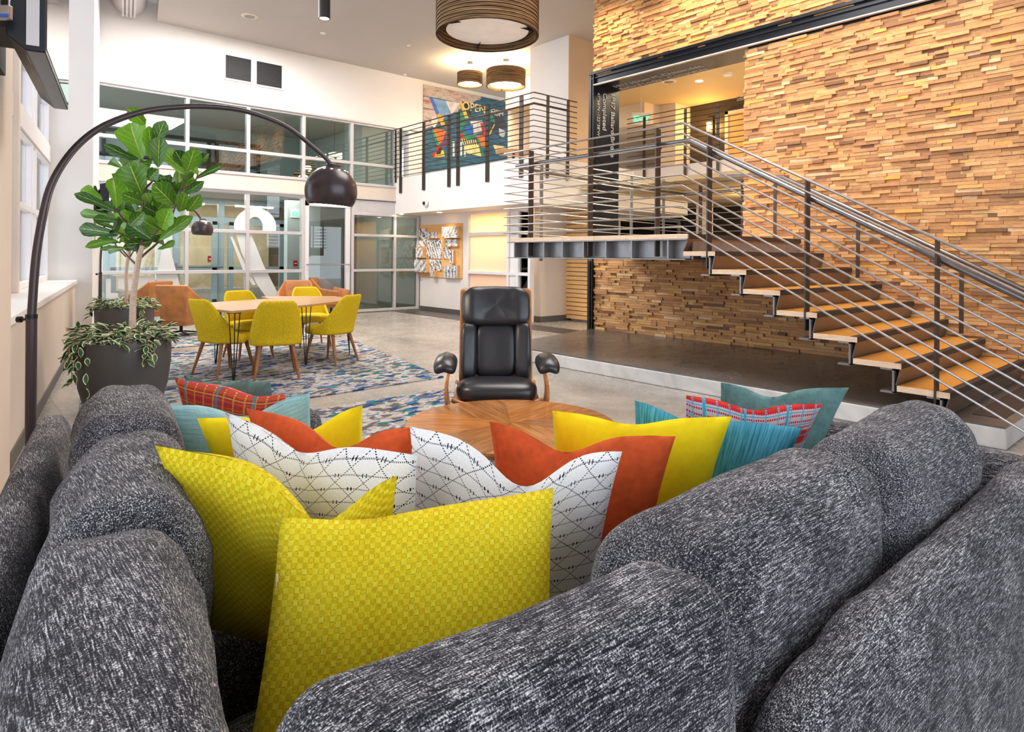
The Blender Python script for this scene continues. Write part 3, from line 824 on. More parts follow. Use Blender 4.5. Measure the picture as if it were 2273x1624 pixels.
for y in (6.06, 5.05, 4.11, 3.50, 2.54, 1.56, .58):
    zt = LZ + TOP - max(0, yb - y) * RIS / RUN
    zb = zstair(y) - (.23 if y > 3.6 else .20)
    zb = max(zb, 0.02 if y < 1.1 else PLZ + .001) 
    MB().box((XF - .012, y - .007, zb), (XF + .068, y + .007, zt - .008)).build('post', M_steel, rl)
for x in (6.35, 7.39, 8.37, 9.24):
    MB().box((x - .03, 6.615, LZ - .3), (x + .03, 6.63, LZ + TOP - .02)).build('post', M_channel, rl)
for y in (6.30, 5.51, 4.6):
    MB().box((9.85, y - .03, LZ - .25), (9.865, y + .03, LZ + TOP - .08)).build('post', M_steel, rl)
hz = LZ + .955
hr = MB().tube([(XF + .10, .2, hz - (yb - .2) * RIS / RUN), (XF + .10, yb - .02, hz - .01), (XF + .10, yb + .05, hz), (XF + .10, 6.42, hz)], .024, 12)
hr.tube([(XF + .10, 6.42, hz), (6.2, 6.50, hz - .02), (9.7, 6.52, hz - .09), (9.74, 6.4, hz - .09), (9.74, 4.2, hz - .09)], .022, 10)
for y in (6.06, 5.05, 4.11, 3.5, 2.54, 1.56):
    z = hz - max(0, yb - y) * RIS / RUN
    hr.tube([(XF + .012, y, z - .06), (XF + .07, y, z - .06), (XF + .10, y, z - .02)], .008, 6)
hr.build('handrail', M_hand, rl, smooth='auto')
# railing on the wall side of the stair
r2_ = thing('inner_stair_railing', 'steel handrail on slim posts between the treads and the wood block wall', 'railing', (7.9, 3.0, .8))
h2 = .84
hw = MB().tube([(7.9, 4.75, LZ + h2 + .02), (7.9, 4.35, LZ + h2 + .0), (7.9, yb + .1, LZ + h2 - .06), (7.9, .6, LZ + h2 - .06 - (yb + .1 - .6) * RIS / RUN)], .025, 12)
hw.build('handrail', M_hand, r2_, smooth='auto')
for y in (3.97, 2.98, 1.97):
    z = LZ + h2 - .06 - (yb + .1 - y) * RIS / RUN if y < yb else LZ + h2 - .05
    zb = zstair(y) - .03
    MB().box((7.885, y - .02, zb), (7.897, y + .02, z)).build('post', M_steel, r2_)
lo = MB()
for k in (1, 2):
    lo.tube([(7.9, 3.97, LZ + h2 - .1 - k * .02), (7.9, .9, LZ + h2 - .1 - k * .02 - (3.97 - .9) * RIS / RUN)], .006, 6)
lo.build('rod', M_rod, r2_)

# ---- balcony railing along the fascia
br = thing('balcony_railing', 'black slatted balcony railing on the white fascia beside the mural', 'railing', (8.2, 11, FT))
TB = 4.37
for k in range(12):
    z = TB - k * .103
    m = MB()
    if k == 0: m.beam((8.17, 13.66, z), (8.17, 8.74, z), .04, .012).beam((8.17, 8.74, z), (9.33, 8.74, z), .04, .012)
    else: m.tube([(8.17, 13.66, z), (8.17, 8.74, z), (9.33, 8.74, z)], .009, 6)
    m.build('rod', M_steel, br)
for px in (888, 939, 995, 1015, 1080, 1155):
    y = Px(px, 330, 8.17).y
    MB().box((8.18, y - .05, 2.83), (8.2, y + .05, TB - .01)).build('post', M_steel, br)
for y in (13.62,): MB().box((8.185, y - .03, 3.1), (8.2, y + .03, TB - .01)).build('post', M_steel, br)
for px in (1217, 1262):
    x = Py(px, 330, 8.74).x
    MB().box((x - .035, 8.75, 2.83), (x + .035, 8.765, TB - .01)).build('post', M_steel, br)
bh = MB().tube([(8.27, 13.3, TB - .17), (8.27, 8.84, TB - .17), (9.2, 8.84, TB - .17)], .021, 10)
bh.build('handrail', M_steel, br, smooth='auto')
# ---- railing of the far bridge inside the opening
fb = thing('bridge_railing', 'dark slatted railing on the white fascia seen through the stair opening', 'railing', (11.15, 7, FT))
for k in range(11):
    z = 4.33 - k * .103
    MB().tube([(13.5, 9.05 - .1, z), (11.14, 9.0 - .05, z), (11.14, 1.5, z)][1:], .009, 6).build('rod', M_steel, fb)
for y in (8.5, 7.49, 7.16 - .4, 5.6, 4.6):
    MB().box((11.15, y - .03, 2.95), (11.165, y + .03, 4.32)).build('post', M_steel, fb)
# ================================================================== RUGS
def rug(name, poly, label):
    o = MB().hex(poly, .002, .014).build(name, M_rug); return tag(o, label, 'rug', 'flake patterned rugs')
rug('patterned_rug', [(4.85, 9.32), (4.15, 5.86), (.75, 5.72), (1.35, 9.72)], 'blue teal and grey flake patterned rug under the wooden dining table')
rug('patterned_rug', [(3.80, 5.32), (3.25, 2.0), (.55, 2.0), (.72, 5.28)], 'blue teal and grey flake patterned rug under the round coffee table')
rug('patterned_rug', [(5.15, 11.6), (4.92, 9.86), (2.0, 10.15), (2.3, 11.9)], 'blue and grey flake patterned rug below the tan leather chairs')

# ================================================================== YELLOW DINING CHAIRS
def sm(a, b, x):
    t = max(0, min(1, (x - a) / (b - a))); return t * t * (3 - 2 * t)
def make_chair(label):
    t = thing('dining_chair', label, 'chair', (0, 0, 0), 'mustard yellow dining chairs')
    def shell(u, v):
        th = math.radians(-104 + 208 * u); a = abs(math.degrees(th))
        zt = .455 + .405 * (1 - sm(26, 98, a)) ** .85; z0 = .375
        rnd = .018 * sm(.75, 1, v)
        z = z0 + (zt - z0) * v
        w = .272 * (1 - .10 * v * v) * (1 if th > 0 else -1) * abs(math.sin(min(abs(th), PI / 2))) ** .62
        y = -.235 * math.cos(th) * abs(math.cos(th)) ** -.25 if abs(math.cos(th)) > 1e-3 else 0
        lean = -.115 * max(0, (z - .45) / .4) ** 1.1
        tuck = (1 - v) ** 2 * .05
        return (w * (1 - tuck * 1.5), y * (1 - tuck) + lean + .0, z)
    MB().grid(shell, 28, 10).build('backrest', M_chair, t, smooth=True, solid=.035, sub=1, solid_off=-.3)
    def seat(u, v):
        a = 2 * PI * u; c, s = math.cos(a), math.sin(a)
        r = (abs(c) ** 4 + abs(s) ** 4) ** -.25
        prof = [(0, .375), (.9, .375), (.99, .39), (1, .43), (.96, .462), (.8, .478), (.4, .487), (0, .488)]
        k = v * 7; i = min(6, int(k)); f = k - i
        R = prof[i][0] * (1 - f) + prof[i + 1][0] * f; z = prof[i][1] * (1 - f) + prof[i + 1][1] * f
        return (c * r * R * .245, s * r * R * .25 + .02, z)
    MB().grid(seat, 32, 7, True).build('seat', M_chair, t, smooth=True)
    for sx, sy in ((1, 1), (-1, 1), (1, -1), (-1, -1)):
        MB().tube([(sx * .16, sy * .15, .385), (sx * .225, sy * .225 - (.02 if sy < 0 else 0), .014)], [.023, .0125], 10).build('leg', M_legwood, t, smooth='auto')
    return t
chairs = [((2.36, 7.52), (.8, .25), 'yellow upholstered dining chair at the left end of the table, back turned'),
          ((2.72, 6.98), (.30, .95), 'yellow upholstered dining chair in the middle of the table front, back turned'),
          ((3.62, 7.52), (-.45, .9), 'yellow upholstered dining chair at the right end of the table, angled to the left'),
          ((2.98, 8.55), (.1, -1), 'yellow upholstered dining chair behind the table on the left, facing the sofa'),
          ((4.05, 9.05), (-.15, -1), 'yellow upholstered dining chair behind the table on the right, facing the sofa')]
ch0 = make_chair(chairs[0][2])
for i, ((x, y), (dx, dy), lab) in enumerate(chairs):
    rz = math.atan2(dy, dx) - PI / 2
    if i == 0: ch0.location = (x, y, 0.002); ch0.rotation_euler = (0, 0, rz)
    else: dup(ch0, (x, y, .002), rz, lab)

# ================================================================== DINING TABLE (two angled tops on hairpin legs)
def dining_table(poly, legs, label, z=.75):
    cx = sum(p[0] for p in poly) / len(poly); cy = sum(p[1] for p in poly) / len(poly)
    t = thing('dining_table', label, 'table', (cx, cy, 0.014), 'oak topped dining tables')
    MB().hex(poly, z - .026, z).build('tabletop', M_tabletop, t, bevel=.003)
    for (x, y) in legs:
        d = Vector((cx - x, cy - y, 0)).normalized(); p = Vector((-d.y, d.x, 0)); b = Vector((x, y, .016))
        m = MB()
        for k in (-1, 0, 1):
            tp = b + d * .03 + p * .055 * k + Vector((0, 0, z - .044)) + (d * .05 if k == 0 else d * 0)
            m.tube([tp, b + p * .008 * k], .0055, 6)
        m.obox(b + d * .04 + Vector((0, 0, z - .046)), d * .06, p * .07, (0, 0, .003))
        m.build('leg', M_black, t)
    return t
dining_table([(2.27, 7.02), (3.22, 7.36), (3.30, 8.70), (2.42, 8.40), (2.08, 7.85)], [(2.31, 7.07), (3.12, 7.46), (2.5, 8.3)],
             'oak topped dining table with black hairpin legs, nearer of the joined pair')
dining_table([(3.225, 7.36), (4.15, 7.95), (4.25, 8.72), (3.40, 9.25), (3.305, 8.70)], [(3.30, 7.52), (4.12, 8.0), (3.5, 9.1)],
             'oak topped dining table with black hairpin legs, farther right of the joined pair')

# ================================================================== TAN LEATHER CLUB CHAIRS
def make_club(label):
    t = thing('club_chair', label, 'armchair', (0, 0, 0), 'tan leather swivel chairs')
    m = MB()
    # faceted tub: outer ring and inner ring of a shell that is open at the front
    pts = [(-.36, .36, .56), (-.42, -.10, .62), (-.30, -.44, .84), (.30, -.44, .84), (.42, -.10, .62), (.36, .36, .56)]
    low = [(-.28, .32, .20), (-.32, -.06, .18), (-.22, -.30, .17), (.22, -.30, .17), (.32, -.06, .18), (.28, .32, .20)]
    f = [[i, i + 1, 7 + i, 6 + i] for i in range(5)]
    m.add(pts + low, [q[::-1] for q in f])
    m.build('shell', M_tanleather, t, solid=.07, bevel=.018, smooth='auto', solid_off=-1)
    MB().hex([(-.31, .36), (-.33, -.10), (-.22, -.33), (.22, -.33), (.33, -.10), (.31, .36)], .24, .42).build('seat_cushion', M_tanleather, t, bevel=.03, smooth='auto')
    MB().cyl((0, 0), .03, .05, .25).build('pedestal', M_black, t)
    for a in (45, 135, 225, 315):
        c, s = math.cos(math.radians(a)), math.sin(math.radians(a))
        MB().beam((0, 0, .07), (c * .33, s * .33, .028), .04, .025).build('foot', M_black, t)
    return t
cl = make_club('')
def spotxy(px, py, z): p = Pz(px, py, z); return (p.x, p.y)
cl_pos = [(spotxy(402, 745, 0), -38, 'tan leather club chair with its back turned, next to the nearest yellow chair'),
          (spotxy(325, 722, 0), 28, 'tan leather club chair turned sideways behind the rear planter'),
          (spotxy(655, 718, 0), 150, 'tan leather club chair leaning back behind the dining table'),
          (spotxy(735, 700, 0), 215, 'dark tan leather club chair, lowest back visible above the rear right yellow chair')]
for i, ((x, y), a, lab) in enumerate(cl_pos):
    if i == 0: cl.location = (x, y, .014); cl.rotation_euler = (0, 0, math.radians(a)); cl['label'] = lab; cl.scale = (.86, .86, .98)
    else: dup(cl, (x, y, .002), math.radians(a), lab)

# ================================================================== BLACK LEATHER LOUNGE CHAIR
lc = thing('lounge_chair', 'black leather lounge chair with bent walnut shell facing the coffee table', 'armchair', (0, 0, 0))
def pad(mb, w, h, d, fn, nu=20, nv=20, e=5):
    """rounded pad: fn maps local (x -1..1, y -1..1, thickness t) to 3D"""
    def g(u, v):
        a = 2 * PI * u; ph = -PI / 2 + PI * v
        def sg(x, p): return math.copysign(abs(x) ** p, x)
        cx = sg(math.cos(ph), .45); x = cx * sg(math.cos(a), .45); y = cx * sg(math.sin(a), .45)
        t = sg(math.sin(ph), .8)
        return fn(x * w / 2, y * h / 2, t * d / 2)
    return mb.grid(g, nu * 2, nv, True)
def backfn(x, y, t):      # y from -.33..0.33 along the back
    lean = .26
    yy = y; curve = .10 * (x / .24) ** 2 * .35
    fold = 0
    base = Vector((x, -.20 - (yy + .3) * lean + curve * 1.0, .45 + (yy + .3) * .93))
    return base + Vector((0, 1, .26)) * t
m = MB(); pad(m, .49, .30, .10, lambda x, y, t: backfn(x, y + .205, t + .022 + .006 * math.cos(x * 40)))
m.build('head_cushion', M_leather, lc, smooth=True)
m = MB(); pad(m, .30, .40, .09, lambda x, y, t: backfn(x, y - .12, t))
m.build('back_cushion', M_leather, lc, smooth=True)
for s in (-1, 1):
    m = MB(); pad(m, .115, .42, .10, lambda x, y, t: backfn(x + s * .19, y - .125, t + .018))
    m.build('back_bolster', M_leather, lc, smooth=True)
m = MB(); pad(m, .53, .52, .15, lambda x, y, t: Vector((x, y + .06, .385 + t + .03 * (y > .1) - .04 * ((y - .2) / .3 if y > .2 else 0))))
m.build('seat_cushion', M_leather, lc, smooth=True)
def shellf(u, v):
    x = (u - .5) * .53; yy = -.36 + v * .72
    return backfn(x, yy, -.055 + .35 * (abs(x) / .265) ** 4 * .05)
MB().grid(shellf, 12, 12).build('back_shell', M_chairwood, lc, smooth=True, solid=.02, sub=1)
def seatsh(u, v):
    x = (u - .5) * .56; a = -PI * .55 + PI * 1.1 * v
    e = abs(u - .5) * 2
    return Vector((x, .06 + .29 * math.sin(a * .8), .30 + .05 * e ** 3 + .12 * (1 - math.cos(a * .8)) * .6))
MB().grid(seatsh, 10, 14).build('seat_shell', M_chairwood, lc, smooth=True, solid=.018)
for s in (-1, 1):
    m = MB(); pts = []
    for k in range(9):
        a = k / 8; pts.append(Vector((s * (.300 + .022 * math.sin(a * PI)), .24 - .10 * a + .05 * math.sin(a * PI), .30 + .27 * a)))
    for k in range(8): m.beam(pts[k], pts[k + 1], .13, .014, (s, 0, 0)) if False else m.obox((pts[k] + pts[k + 1]) / 2, (pts[k + 1] - pts[k]) / 2 * 1.1, (0, .09, 0), (s * .008, 0, 0))
    as_ = m.build('arm_support', M_chairwood, lc)
    m = MB(); pad(m, .15, .34, .085, lambda x, y, t: Vector((s * .335 + x, .10 + y, .60 + t - .02 * abs(x) / .06 + (.0 if y < .08 else -(y - .08) * .35))), 10, 10)
    m.build('armrest', M_leather, as_, smooth=True)
MB().cyl((0, .04), .035, .07, .32).build('pedestal', M_black, lc)
for a in range(5):
    t = 2 * PI * a / 5 + .3
    MB().beam((0, .04, .08), (.29 * math.cos(t), .04 + .29 * math.sin(t), .035), .05, .03).build('foot', M_black, lc)
lpos = Pz(1080, 958, 0); lx, ly = 2.93, 3.50
lc.location = (lx, ly, .004); lc.rotation_euler = (0, 0, math.atan2(-ly, -lx) - PI / 2 + .02); lc.scale = (1.04, 1.04, 1.04)

# ================================================================== ROUND COFFEE TABLE
def tablewedge():
    t = MT('radial_walnut_veneer', .22, 0, .5)
    x, y, z = t.xyz(t.co('Object'))
    ang = y.m('ARCTAN2', x)
    seg = ((ang * (6 / (2 * PI))) + .12).m('FLOOR')
    ca = (seg * (2 * PI / 6) + .25).m('COSINE'); sa = (seg * (2 * PI / 6) + .25).m('SINE')
    u = x * ca + y * sa; w = y * ca - x * sa
    cb = t.n('ShaderNodeCombineXYZ'); t.link(u * 3, cb.inputs[0]); t.link(w * 38 + seg * 7, cb.inputs[1])
    n = t.noise(cb.outputs[0], 1, 5, .6, .4)
    par = (seg * .5).fr()
    c1 = t.ramp(n, [(.3, (.26, .085, .015)), (.5, (.42, .16, .035)), (.7, (.55, .24, .07))])
    c2 = t.ramp(n, [(.3, (.20, .075, .02)), (.5, (.32, .13, .035)), (.7, (.44, .20, .06))])
    t.base(t.mix(par.gt(.25), c1, c2)); t.link(n * .12 + .14, t.b.inputs['Roughness']); return t.m
M_coffee = tablewedge()
ct = thing('coffee_table', 'large round walnut coffee table with wedge veneer in front of the black chair', 'table', (2.37, 2.70, 0))
MB().lathe([(0, .385), (.56, .385), (.582, .395), (.585, .41), (.578, .42), (0, .42)], (2.37, 2.70, 0), 72).build('tabletop', M_coffee, ct, smooth='auto')
MB().lathe([(0, .014), (.30, .014), (.30, .03), (.06, .05), (.045, .10), (.045, .385), (0, .385)], (2.37, 2.70, 0), 40).build('pedestal', M_chairwood, ct, smooth='auto')

# ================================================================== ARC LAMPS
def arc_lamp(base, head, head_px_r, top, label, group, zc=1.06, droot=None):
    t = thing('arc_floor_lamp', label, 'floor lamp', base, group)
    b = Vector(base); h = Vector(head)
    MB().cyl(base, .17, b.z, b.z + .03, 40).build('base', M_lamp, t, bevel=.004, smooth='auto')
    MB().tube([b + Vector((0, 0, .02)), b + Vector((0, 0, zc))], .022, 16).build('lower_pole', M_lamp, t, smooth='auto')
    k = MB().tube([b + Vector((0, 0, zc - .015)), b + Vector((0, 0, zc + .004))], .0235, 16)
    side = Vector((-RT[0], -RT[1], 0))
    k.tube([b + side * .02 + Vector((0, 0, zc - .02)), b + side * .05 + Vector((0, 0, zc - .02))], .005, 8)
    k.tube([b + side * .045 + Vector((0, 0, zc - .02)), b + side * .062 + Vector((0, 0, zc - .02))], .014, 12)
    k.build('clamp_knob', M_black, t, smooth='auto')
    return t, b, h
lb = Pd(70, 700, 2.9); lh = Pd(735, 425, 3.85)
# arc drawn through the photo's outline, depth running evenly from pole to head
arcpx = [(72, 665, 0), (77, 600, .01), (84, 540, .02), (95, 480, .035), (110, 420, .06), (135, 370, .10), (170, 325, .16), (215, 288, .23), (270, 262, .32), (330, 245, .41), (390, 238, .5), (450, 236, .59), (520, 242, .68), (580, 257, .77), (640, 283, .85), (690, 322, .93), (722, 350, .98), (740, 372, 1)]
t, b, h = arc_lamp((lb.x, lb.y, .002), lh, 55, None, 'tall dark bronze arc floor lamp with a globe shade, nearest the sofa', 'arc lamps')
pts = [Pd(px, py, 2.9 + (3.85 - 2.9) * k) for px, py, k in arcpx]
pts[0] = Vector((lb.x, lb.y, 1.05)); 
def smooth_path(P, n=4):
    out = []
    for i in range(len(P) - 1):
        p0 = P[max(i - 1, 0)]; p1 = P[i]; p2 = P[i + 1]; p3 = P[min(i + 2, len(P) - 1)]
        for k in range(n):
            q = k / n
            out.append(.5 * ((2 * p1) + (p2 - p0) * q + (2 * p0 - 5 * p1 + 4 * p2 - p3) * q * q + (3 * p1 - p0 - 3 * p2 + p3) * q ** 3))
    out.append(P[-1]); return out
MB().tube(smooth_path(pts), [.018 - .006 * i / 68 for i in range(4 * (len(pts) - 1) + 1)], 14).build('arc_arm', M_lamp, t, smooth='auto')
def globe(parent, c, R, tilt):
    M = Matrix.Rotation(tilt, 3, Vector((FW[0], FW[1], 0)))
    prof = []
    for k in range(23):
        a = math.radians(8 + k * (124 - 8) / 22); prof.append((R * math.sin(a), R * math.cos(a)))
    m = MB(); m.lathe(prof, (0, 0, 0), 48); m.v = [c + M @ v for v in m.v]; root_ = parent; parent = m.build('lamp_shade', M_lamp, parent, smooth=True, solid=.004, solid_off=-1)
    m = MB().lathe([(0, R * 1.13), (.15 * R, R * 1.13), (.30 * R, R * 1.06), (.32 * R, R * .96), (.0, R * .95)], n=24); m.v = [c + M @ v for v in m.v]; m.build('socket_cap', M_lamp, parent, smooth='auto')
    m = MB()
    for k in range(12):
        a = 2 * PI * k / 12; rr = R * .545; m.lathe([(0, .004), (.06 * R, .003), (.06 * R, -.004)], (rr * math.cos(a), rr * math.sin(a), R * .845), 10)
    m.v = [c + M @ v for v in m.v]; m.build('vent_hole', lamp_mat('vent_glow', (1, .88, .8), 1.6) if 'vent_glow' not in bpy.data.materials else bpy.data.materials['vent_glow'], parent)
    m = MB().lathe([(0, R * -.5), (R * .80, R * -.52), (R * .80, R * -.50)], n=36); m.v = [c + M @ v for v in m.v]; m.build('diffuser', M_bulb, parent)
globe(t, lh, .148, .07)
point('globe_bulb', lh + Vector((0, 0, -.12)), 6, parent=t)
b2 = Pd(222, 700, 9.3); h2_ = Pd(449, 509, 9.6)
t, b, h = arc_lamp((b2.x, b2.y, .002), h2_, 22, None, 'smaller looking dark arc floor lamp standing behind the rear planter', 'arc lamps')
arc2 = [(222, 597, 0), (224, 560, .03), (232, 500, .1), (250, 440, .2), (285, 405, .35), (330, 398, .5), (375, 420, .68), (410, 448, .84), (435, 471, .95), (446, 486, 1)]
pts = [Pd(px, py, 9.3 + .3 * k) for px, py, k in arc2]; pts[0] = Vector((b2.x, b2.y, 1.05))
MB().tube(smooth_path(pts), .015, 10).build('arc_arm', M_lamp, t, smooth='auto')
globe(t, h2_, .146, .05)

# ================================================================== PLANTED TUBS
LEAVES = [((323, 277), (283, 240), 32, .7), ((317, 354), (290, 273), 62, .95), ((335, 354), (330, 280), 34, .85), ((311, 348), (292, 294), 42, .45), ((342, 332), (366, 268), 30, .15), ((351, 372), (354, 303), 36, .3),
 ((308, 354), (231, 320), 24, .05), ((270, 372), (246, 355), 20, .3), ((314, 428), (286, 360), 64, .55), ((259, 462), (251, 395), 40, .95), ((228, 443), (180, 420), 30, .85),
 ((256, 468), (165, 430), 22, .1), ((410, 388), (358, 330), 32, .8), ((413, 379), (432, 327), 38, .6), ((410, 373), (388, 333), 28, .05), ((440, 388), (426, 352), 28, .9), ((443, 366), (464, 341), 20, .1),
 ((434, 397), (494, 367), 16, .15), ((410, 428), (453, 402), 20, .1), ((385, 455), (338, 408), 46, .4), ((391, 428), (354, 396), 32, .0), ((415, 468), (444, 431), 26, .5), ((397, 470), (411, 428), 30, .75),
 ((262, 485), (178, 472), 20, .5), ((261, 493), (206, 485), 18, .1), ((267, 520), (176, 506), 30, .1), ((258, 534), (189, 548), 17, .6), ((279, 550), (239, 553), 18, .3), ((362, 516), (297, 474), 54, .8),
 ((361, 510), (379, 462), 38, .85), ((352, 534), (428, 480), 28, .5), ((337, 531), (283, 494), 36, .0), ((341, 534), (279, 541), 30, .0), ((350, 553), (388, 534), 15, .4), ((317, 449), (271, 430), 26, .3),
 ((296, 487), (273, 474), 20, .9), ((357, 476), (318, 456), 24, .0), ((258, 496), (226, 468), 24, .05), ((273, 467), (267, 443), 18, .6), ((333, 449), (322, 428), 22, .6), ((330, 400), (352, 376), 26, .2), ((300, 440), (310, 405), 30, .3), ((345, 470), (370, 440), 30, .35), ((290, 500), (320, 470), 26, .2), ((300, 520), (268, 500), 24, .6)]
def leaf(mb, p0, p1, w, roll, droop, tone, tones, nu=6, nv=9):
    ax = p1 - p0; L = ax.length; ax.normalize()
    tocam = (O - p0).normalized()
    side = ax.cross(tocam).normalized(); nrm = side.cross(ax).normalized()
    side = (side * math.cos(roll) + nrm * math.sin(roll)); nrm = side.cross(ax)
    wv = [.02, .34, .52, .60, .70, .86, .98, .96, .70, .10]
    o = len(mb.f)
    def f(u, v):
        k = v * 9; i = min(8, int(k)); q = k - i; ww = (wv[i] * (1 - q) + wv[i + 1] * q) * w * .5
        x = (u - .5) * 2
        crinkle = .05 * w * math.sin(v * 22 + x * 3)
        return p0 + ax * (L * v) + side * (x * ww) + nrm * (abs(x) ** 1.5 * ww * .42 + crinkle * abs(x) - droop * L * (v - .5) ** 2 + droop * L * .25)
    mb.grid(f, nu, nv)
    tones += [tone] * (len(mb.f) - o)
def tones_attr(o, tones):
    a = o.data.attributes.new('tone', 'FLOAT', 'FACE'); a.data.foreach_set('value', tones)
def planter(cx, cy, scale, dep, name_label, lean=0, seed=1, leaves=True, shift=(0, 0), lsc=1.0):
    rnd = random.Random(seed)
    t = thing('potted_fig_tree', name_label, 'potted plant', (cx, cy, .002), 'fiddle leaf fig trees')
    R, Hh = .365, .585
    prof = [(0, .0), (R * .74, .0), (R * .80, .03), (R * .92, .2), (R * .985, .38), (R, Hh - .02), (R * .985, Hh), (R * .93, Hh - .005), (R * .92, Hh - .06), (0, Hh - .06)]
    MB().lathe(prof, (cx, cy, .014), 64).build('planter', M_planter, t, smooth='auto')
    return t, rnd, R, Hh
def hoya(t, cx, cy, R, Hh, rnd, count, trail):
    m = MB(); st_ = MB()
    def lf(p, d, L, w):
        d = d.normalized(); s = d.cross(Vector((rnd.uniform(-.4, .4), rnd.uniform(-.4, .4), 1))).normalized(); n = s.cross(d)
        wv = [0, .75, 1, .8, 0]
        m.grid(lambda u, v: p + d * L * v + s * (u - .5) * w * (wv[min(3, int(v * 4))] * (1 - (v * 4 - min(3, int(v * 4)))) + wv[min(3, int(v * 4)) + 1] * (v * 4 - min(3, int(v * 4)))) + n * (abs(u - .5) * w * .5 - L * .25 * v * v), 2, 4)
    for k in range(count):
        a = rnd.uniform(0, 2 * PI); r = R * math.sqrt(rnd.uniform(0.02, 1.12)); z = Hh + .02 + rnd.uniform(-.05, .11) * (1 if r < R else .3)
        lf(Vector((cx + r * math.cos(a), cy + r * math.sin(a), z)), Vector((math.cos(a) + rnd.uniform(-.8, .8), math.sin(a) + rnd.uniform(-.8, .8), rnd.uniform(-.3, .7))), rnd.uniform(.075, .115), rnd.uniform(.032, .048))
    for (px, py, n) in trail:      # trailing vines over the rim, towards the viewer
        d0 = Vector((-FW[0], -FW[1], 0)) * math.cos(px) + Vector((-RT[0], -RT[1], 0)) * math.sin(px)
        P = [Vector((cx, cy, Hh + .01)) + d0 * (R * .8 + .02 * 0)]
        P.append(Vector((cx, cy, Hh + .03)) + d0 * (R + .03)); P.append(Vector((cx, cy, Hh - py)) + d0 * (R + .045))
        st_.tube(smooth_path(P, 5), .0025, 5)
        for q in range(n):
            f = q / max(1, n - 1); p = P[1].lerp(P[2], f)
            lf(p, d0 * .4 + Vector((rnd.uniform(-1, 1), rnd.uniform(-1, 1), rnd.uniform(-.9, .1))), .095, .042)
    m.build('underplanting', M_hoya, t, smooth=True); st_.build('vine', M_twig, t)
pc = Pd(276, 700, 5.60)
t, rnd, R, Hh = planter(pc.x, pc.y, 1, 5.6, 'fiddle leaf fig tree in a round charcoal planter, nearest the sofa', seed=3)
hoya(t, pc.x, pc.y, R, Hh, rnd, 330, [(.55, .30, 9), (.35, .12, 5), (.15, .33, 4), (.75, .1, 5), (-.95, .12, 8), (-1.1, .08, 6), (.62, .2, 6), (.45, .16, 6)])
def tpath(L, jit=0): return [Pd(px, py, 5.6 + d) for px, py, d in L]
tr = MB().tube(smooth_path(tpath([(293, 770, 0), (294, 720, 0), (296, 660, .02), (302, 610, .02), (309, 570, .0), (316, 545, 0)])), [.030 - .010 * i / 20 for i in range(21)], 12)
tr.build('trunk', M_bark, t, smooth='auto')
br_ = MB()
for L in ([(309, 575, 0), (330, 556, .05), (352, 536, .05), (372, 500, .0), (388, 462, 0), (402, 420, 0), (410, 385, 0)], [(309, 575, 0), (300, 540, 0), (285, 500, .05), (262, 470, .05), (254, 440, .05)],
          [(314, 545, 0), (312, 500, 0), (318, 450, 0), (320, 400, 0), (314, 355, 0), (318, 300, 0)], [(320, 420, 0), (340, 400, 0), (352, 375, 0)], [(285, 500, 0), (270, 520, 0), (260, 530, 0)], [(402, 420, 0), (430, 405, 0), (440, 385, 0)],
          [(372, 500, 0), (350, 510, 0), (340, 525, 0)], [(305, 590, 0), (285, 570, .1), (270, 552, .1)], [(352, 536, 0), (370, 545, 0)]):
    P = tpath(L); br_.tube(smooth_path(P), [.011 - .006 * i / (4 * (len(P) - 1)) for i in range(4 * (len(P) - 1) + 1)], 7)
br_.build('branch', M_twig, t, smooth='auto')
def foliage(t, depth, tf, seed, wsc):
    rnd = random.Random(seed); m = MB(); tones = []
    for (b_, e_, w, tone) in LEAVES:
        d0 = rnd.uniform(-.16, .14); d1 = d0 + rnd.uniform(-.22, .1)
        p0 = Pd(*tf(*b_), depth + d0 * wsc); p1 = Pd(*tf(*e_), depth + d1 * wsc)
        leaf(m, p0, p1, w * depth / FPX * 1.08 * tf.k, rnd.uniform(-.45, .45), rnd.uniform(.1, .35), min(1, max(0, tone + rnd.uniform(-.08, .08))), tones)
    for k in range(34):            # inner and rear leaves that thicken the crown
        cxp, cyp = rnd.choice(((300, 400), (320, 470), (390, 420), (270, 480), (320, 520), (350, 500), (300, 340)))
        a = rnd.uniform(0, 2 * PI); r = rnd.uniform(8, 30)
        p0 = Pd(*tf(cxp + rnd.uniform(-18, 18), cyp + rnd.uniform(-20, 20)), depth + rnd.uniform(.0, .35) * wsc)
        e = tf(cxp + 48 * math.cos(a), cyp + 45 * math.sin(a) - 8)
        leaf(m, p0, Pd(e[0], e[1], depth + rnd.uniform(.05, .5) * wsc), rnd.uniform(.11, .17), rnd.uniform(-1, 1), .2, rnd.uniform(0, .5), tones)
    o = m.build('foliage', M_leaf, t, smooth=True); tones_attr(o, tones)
class TF:
    def __init__(s, k, ox, oy): s.k = k; s.ox = ox; s.oy = oy
    def __call__(s, x, y): return (s.ox + (x - 300) * s.k, s.oy + (y - 560) * s.k)
foliage(t, 5.6, TF(1, 300, 560), 4, 1)
pc = Pd(277, 700, 9.05)
t, rnd, R, Hh = planter(pc.x, pc.y, 1, 9.2, 'fiddle leaf fig tree in a round charcoal planter, the rear one beside the window pier', seed=8)
hoya(t, pc.x, pc.y, R, Hh, rnd, 260, [(-1.0, .12, 7), (.9, .1, 5)])
MB().tube(smooth_path([Pd(280, 672, 9.05), Pd(281, 640, 9.05), Pd(280, 610, 9.05), Pd(283, 580, 9.05), Pd(288, 550, 9.05)]), .024, 10).build('trunk', M_bark, t, smooth='auto')
bb_ = MB()
